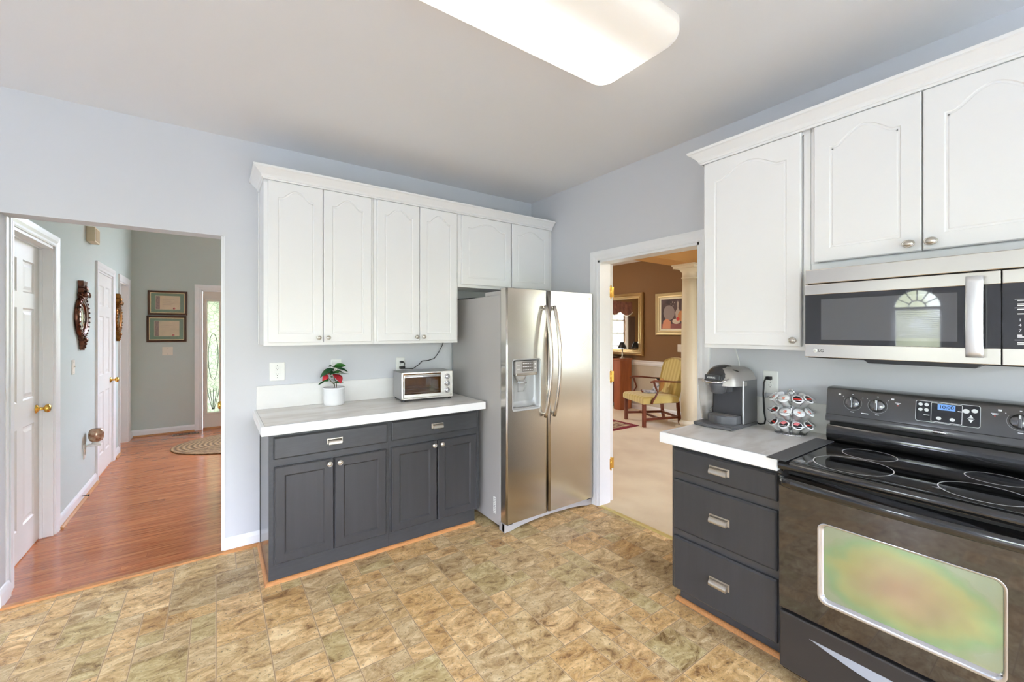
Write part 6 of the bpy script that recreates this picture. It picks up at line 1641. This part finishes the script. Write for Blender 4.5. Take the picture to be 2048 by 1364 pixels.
daub(circ(-0.20, -0.13, 0.075, 0.045), mat('paint_cream', C(214, 200, 186), 0.6), -0.0104)
daub(circ(-0.10, -0.04, 0.07, 0.09), mat('paint_apricot', C(206, 140, 92), 0.6), -0.0104)
daub(circ(-0.17, -0.09, 0.03, 0.03), M_rmark, -0.0110)
daub([(0.44, -0.10), (0.50, -0.10), (0.50, 0.26), (0.40, 0.26)], mat('paint_red_drape', C(176, 84, 80), 0.6), -0.0098)
for k, (x, z) in enumerate(((-0.30, 0.17), (-0.27, 0.20), (-0.23, 0.19), (-0.26, 0.14))): daub(circ(x, z, 0.008, 0.012, 8), MATS['paint_silver'], -0.0098, 'painted_glint')
plate('light_switch', 'ivory switch plate on the brown wall beside the column', 'light switch', Matrix.Translation((LX1, 4.135, 1.165)) @ Matrix.Rotation(-pi / 2, 4, 'Z'), w=0.09, h=0.13, kind='switch', m=M_ivory)
# sideboard
M_cherry = mat('cherry_wood', C(146, 78, 42), 0.35, col2=C(170, 96, 54), vscale=4, stretch=(3, 3, 0.6))
r = thing('sideboard', 'reddish cherry wood sideboard under the gilt mirror', 'sideboard', (6.19, 5.75, 0.0045))
sy0, sy1, sx0, sx1 = 5.09, 6.40, 6.02, 6.362
b = B(); b.box((sx0, sy0, 0.915), (sx1, sy1, 0.945), 0.004); b.build('top', M_cherry, r)
for y in (sy0 + 0.02, sy1 - 0.17): B().box((sx0 + 0.02, y, 0.0045), (sx1 - 0.01, y + 0.15, 0.915), 0.002).build('end_post', M_cherry, r)
B().box((sx0 + 0.03, sy0 + 0.17, 0.66), (sx1 - 0.01, sy1 - 0.17, 0.915), 0.002).build('apron', M_cherry, r)
B().box((sx0 + 0.20, sy0 + 0.17, 0.08), (sx1 - 0.02, sy1 - 0.17, 0.66)).build('back_panel', mat('dark_cherry_wood', C(92, 48, 30), 0.4), r)
# table lamp
r = thing('table_lamp', 'small metal lamp with a black shade on the sideboard', 'lamp', (6.19, 5.19, 0.945))
b = B(); b.lathe([(0.055, 0.9455), (0.055, 0.955), (0.02, 0.97), (0.012, 1.0), (0.02, 1.02), (0.010, 1.05), (0.008, 1.15)], M=Matrix.Translation((6.19, 5.19, 0)), seg=18); b.build('lamp_base', M_pewter, r)
b = B(); b.lathe([(0.085, 1.13), (0.040, 1.25), (0.038, 1.25), (0.083, 1.13)], M=Matrix.Translation((6.19, 5.19, 0)), seg=20, caps=False); b.build('lamp_shade', M_blkplas, r)
b = B(); b.lathe([(0.03, 0.9455), (0.09, 0.952), (0.15, 0.972), (0.155, 0.976), (0.14, 0.970), (0.0005, 0.954)], M=Matrix.Translation((6.19, 5.45, 0)), seg=28); b.build('serving_dish', M_chrome, label='shallow silver dish on the sideboard next to the small lamp', cat='dish')
b = B(); b.lathe([(0.03, 0.9455), (0.045, 0.97), (0.05, 1.03), (0.03, 1.07), (0.034, 1.09)], M=Matrix.Translation((6.12, 5.70, 0)), seg=20); b.build('white_vase', M_pod, label='small white vase on the sideboard partly behind the door edge', cat='vase')
b = B(); b.lathe([(0.05, 0.9455), (0.085, 0.98), (0.10, 1.05), (0.08, 1.10)], M=Matrix.Translation((6.22, 5.95, 0)), seg=20)
r = thing('potted_plant', 'leafy plant in a round pot on the far end of the sideboard', 'plant', (6.22, 5.95, 0.945)); b.build('pot', M_cherry, r)
random.seed(3)
for k in range(26):
    a = random.random() * 2 * pi; e_ = random.random() * 0.9 + 0.2; l_ = 0.10 + random.random() * 0.10
    d_ = Vector((cos(a) * cos(e_), sin(a) * cos(e_), sin(e_))); p0 = Vector((6.22, 5.95, 1.09)); p1 = p0 + d_ * l_; s_ = d_.cross(Vector((0, 0, 1))).normalized() * 0.022
    b = B(); b.poly([p0, p0 + d_ * l_ * 0.5 + s_, p1, p0 + d_ * l_ * 0.5 - s_]); b.poly([p0 + Vector((0, 0, .001)), p0 + d_ * l_ * 0.5 - s_ + Vector((0, 0, .001)), p1 + Vector((0, 0, .001)), p0 + d_ * l_ * 0.5 + s_ + Vector((0, 0, .001))]); b.build('leaf', M_leaf, r)
# floral rug
M_rug = mat('floral_wool_rug', C(214, 196, 160), 0.95, col2=C(96, 34, 40), vscale=13); 
r = thing('area_rug', 'cream and burgundy floral rug with a dark red border', 'rug', (4.55, 5.25, 0.0045))
b = B(); b.box((3.84, 4.105, 0.0045), (5.29, 6.4, 0.011), 0.002); b.build('border', mat('burgundy_wool', C(128, 30, 44), 0.95, bump=0.5, bscale=200), r)
b = B(); b.box((3.93, 4.185, 0.0105), (5.21, 6.32, 0.0135), 0.001); b.build('field', M_rug, r)
# armchair: local frame, front towards -y
M_uph = bpy.data.materials.new('yellow_striped_upholstery'); M_uph.use_nodes = True
n = M_uph.node_tree.nodes; L = M_uph.node_tree.links; p = n['Principled BSDF']; p.inputs['Roughness'].default_value = 0.7; p.inputs['Sheen Weight'].default_value = 0.3
tc = n.new('ShaderNodeTexCoord'); sp = n.new('ShaderNodeSeparateXYZ'); L.new(tc.outputs['Object'], sp.inputs[0])
mm = n.new('ShaderNodeMath'); mm.operation = 'MULTIPLY'; mm.inputs[1].default_value = 75; L.new(sp.outputs['X'], mm.inputs[0])
s1 = n.new('ShaderNodeMath'); s1.operation = 'SINE'; L.new(mm.outputs[0], s1.inputs[0])
rp = n.new('ShaderNodeValToRGB'); rp.color_ramp.elements[0].position = 0.2; rp.color_ramp.elements[0].color = C(198, 176, 100); rp.color_ramp.elements[1].position = 0.8; rp.color_ramp.elements[1].color = C(212, 194, 122)
mr = n.new('ShaderNodeMapRange'); mr.inputs['From Min'].default_value = -1; L.new(s1.outputs[0], mr.inputs[0]); L.new(mr.outputs[0], rp.inputs[0]); L.new(rp.outputs[0], p.inputs['Base Color'])
M_mah = mat('mahogany', C(126, 62, 34), 0.3, col2=C(96, 42, 24), vscale=6, stretch=(1, 1, 0.3))
ccx_, ccy_ = 5.655, 4.155
r = thing('armchair', 'open-arm chair with yellow striped upholstery and mahogany legs beside the column', 'chair', (ccx_, ccy_, 0.0045), rz=radians(-114))
# legs
fw, bw, fd_, bd_ = 0.295, 0.235, -0.29, 0.31
for sx in (-1, 1):
    b = B(); b.box((sx * fw - 0.024, fd_ - 0.024, 0), (sx * fw + 0.024, fd_ + 0.024, 0.345), 0.003); b.build('leg', M_mah, r, local=True)
    b = B(); b.rings([[(sx * bw + dx, bd_ + 0.045 * (1 - t) ** 1.5 + dy, 0.36 * t) for dx, dy in ((-0.02, -0.02), (0.02, -0.02), (0.02, 0.02), (-0.02, 0.02))] for t in (0, 0.25, 0.5, 0.75, 1)], smooth=False); b.build('leg', M_mah, r, local=True)
    b = B(); b.rings([[(sx * (fw + (bw - fw) * t) + dx, fd_ + (bd_ + 0.01 - fd_) * t, 0.115 + dz) for dx, dz in ((-0.011, -0.018), (0.011, -0.018), (0.011, 0.018), (-0.011, 0.018))] for t in (0, 1)], smooth=False); b.build('stretcher', M_mah, r, local=True)
B().box((-0.28, -0.06, 0.105), (0.28, -0.03, 0.138), 0.002).build('stretcher', M_mah, r, local=True)
B().box((-0.23, bd_ - 0.005, 0.10), (0.23, bd_ + 0.017, 0.135), 0.002).build('stretcher', M_mah, r, local=True)
# seat cushion
def pad(lo, hi, bev, seg=4):
    b = B(); b.box(lo, hi, bev, seg); return b
b = B(); rs = []
for z, d in ((0.345, 0.012), (0.355, 0.0), (0.42, 0.0), (0.445, 0.012), (0.46, 0.04), (0.468, 0.09)):
    rs.append([(x, y, z) for x, y in [(-0.335 + d, -0.325 + d), (0.335 - d, -0.325 + d), (0.30 - d, 0.0), (0.275 - d, 0.30 - d), (-0.275 + d, 0.30 - d), (-0.30 + d, 0.0)]])
b.rings(rs, smooth=False); b.build('seat', M_uph, r, smooth_angle=45, local=True)
# back with arched top, leaning
b = B(); bl_ = []
n_ = 12
outl = [(-0.245, 0.40), (-0.255, 0.62), (-0.268, 0.86), (-0.25, 0.965)] + [(-0.21 + 0.42 * k / n_, 0.985 + 0.042 * sin(pi * k / n_)) for k in range(n_ + 1)] + [(0.25, 0.965), (0.268, 0.86), (0.255, 0.62), (0.245, 0.40)]
def lean(z): return 0.245 + (z - 0.40) * 0.26
rs = []
for off, ins in ((0.0, 0.02), (-0.02, 0.004), (-0.02 + 0.03, 0.0), (0.06, 0.0), (0.085, 0.006), (0.09, 0.02)):
    rs.append([(x * (1 - ins / 0.25), lean(z) + off, z - (ins if z > 0.7 else 0)) for x, z in outl])
b.rings(rs, smooth=False); b.build('backrest', M_uph, r, smooth_angle=50, local=True)
# arms
for sx in (-1, 1):
    b = B(); b.tube([(sx * 0.262, 0.36, 0.665), (sx * 0.29, 0.20, 0.672), (sx * 0.325, 0.0, 0.690), (sx * 0.335, -0.14, 0.695), (sx * 0.325, -0.20, 0.680)], [0.017, 0.019, 0.021, 0.026, 0.020], seg=10, flat=0.65); b.build('arm', M_mah, r, local=True)
    b = B(); b.tube([(sx * 0.322, -0.145, 0.685), (sx * 0.322, -0.115, 0.60), (sx * 0.330, -0.085, 0.53), (sx * 0.340, -0.13, 0.455), (sx * 0.342, -0.175, 0.40), (sx * 0.340, -0.19, 0.352)], [0.018, 0.015, 0.014, 0.016, 0.017, 0.017], seg=8); b.build('arm_support', M_mah, r, local=True)
# soft toy on the chair: small dressed doll leaning on a round tan hat
RZ = Matrix.Translation((ccx_, ccy_, 0.0045)) @ Matrix.Rotation(radians(-114), 4, 'Z')
r = thing('stuffed_toy', 'small white and grey dressed doll with a round tan hat lying on the yellow chair', 'toy', RZ @ Vector((-0.05, 0.05, 0.468)))
# placed on the seat in the chair frame, then brought to world
b = B(RZ); b.ball((0.02, 0.135, 0.590), 0.105, (0.95, 0.34, 1.1), M=Matrix.Rotation(-0.35, 4, 'X')); b.build('hat', mat('tan_felt', C(206, 158, 98), 0.8), r)
b = B(RZ); b.tube([(0.03, 0.045, 0.482), (0.035, 0.055, 0.535), (0.04, 0.07, 0.600), (0.04, 0.08, 0.640)], [0.04, 0.048, 0.038, 0.02], seg=12); b.tube([(0.03, 0.03, 0.49), (-0.05, -0.06, 0.487), (-0.11, -0.10, 0.49)], [0.03, 0.025, 0.018], seg=8); b.tube([(0.05, 0.03, 0.49), (0.03, -0.08, 0.487), (0.00, -0.14, 0.49)], [0.03, 0.025, 0.018], seg=8); b.build('body', mat('white_doll_cloth', C(222, 222, 228), 0.8, col2=C(130, 136, 150), vscale=30), r)
b = B(RZ); b.ball((0.04, 0.075, 0.665), 0.036); hd_ = b.build('head', mat('doll_face', C(226, 196, 176), 0.7), r)
b = B(RZ); b.ball((0.04, 0.083, 0.678), 0.037, (1.05, 0.9, 0.8)); b.build('hair', M_cord, hd_)
b = B(RZ); b.ball((-0.12, -0.105, 0.492), 0.018, (1.2, 1, 0.9)); b.ball((-0.005, -0.15, 0.492), 0.018, (1, 1.2, 0.9)); b.build('shoe', M_mah, r)
# window dressing seen in the mirror
r = thing('window_valance', 'brown patterned valance with bead fringe over the dining window, seen in the mirror', 'valance', (4.05, 7.60, 1.8))
M_val = mat('rose_brown_damask', C(140, 92, 76), 0.8, col2=C(104, 66, 58), vscale=9)
b = B(); n_ = 40
low = [(3.30 + 1.5 * k / n_, 1.80 + 0.07 * abs(sin(pi * 3 * k / n_ * 1.0))) for k in range(n_ + 1)]
V1 = [b.v((x, 7.60 + 0.02 * sin(k * 1.7), 2.26)) for k, (x, z) in enumerate(low)]; V2 = [b.v((x, 7.585 + 0.02 * sin(k * 1.7), 1.98 - 0.10 * abs(sin(pi * 3 * k / n_)))) for k, (x, z) in enumerate(low)]
for k in range(n_): b.face([V1[k], V1[k + 1], V2[k + 1], V2[k]], True)
W1 = [b.v((v.co.x, v.co.y + 0.006, v.co.z)) for v in V1]; W2 = [b.v((v.co.x, v.co.y + 0.006, v.co.z)) for v in V2]
for k in range(n_): b.face([W1[k], W2[k], W2[k + 1], W1[k + 1]], True)
b.build('cloth', M_val, r)
b = B()
for k in range(0, n_ + 1):
    x = 3.30 + 1.5 * k / n_; z = 1.965 - 0.10 * abs(sin(pi * 3 * k / n_))
    b.ball((x, 7.585, z), 0.011, (1, 1, 1.5), seg=6, rg=5)
b.build('bead_fringe', M_cream, r)
r = thing('curtain', 'dark brown curtain hanging beside the dining window, seen in the mirror', 'curtain', (3.30, 7.6, 0.02))
b = B(); n_ = 24
for s_ in (0,):
    A = [b.v((3.12 + 0.30 * k / n_, 7.635 + 0.015 * sin(k * 1.3), 1.86)) for k in range(n_ + 1)]; D = [b.v((3.12 + 0.20 * k / n_, 7.635 + 0.015 * sin(k * 1.3), 0.02)) for k in range(n_ + 1)]
    for k in range(n_): b.face([A[k], A[k + 1], D[k + 1], D[k]], True)
b.build('curtain_cloth', mat('dark_brown_drape', C(84, 64, 52), 0.85), r)
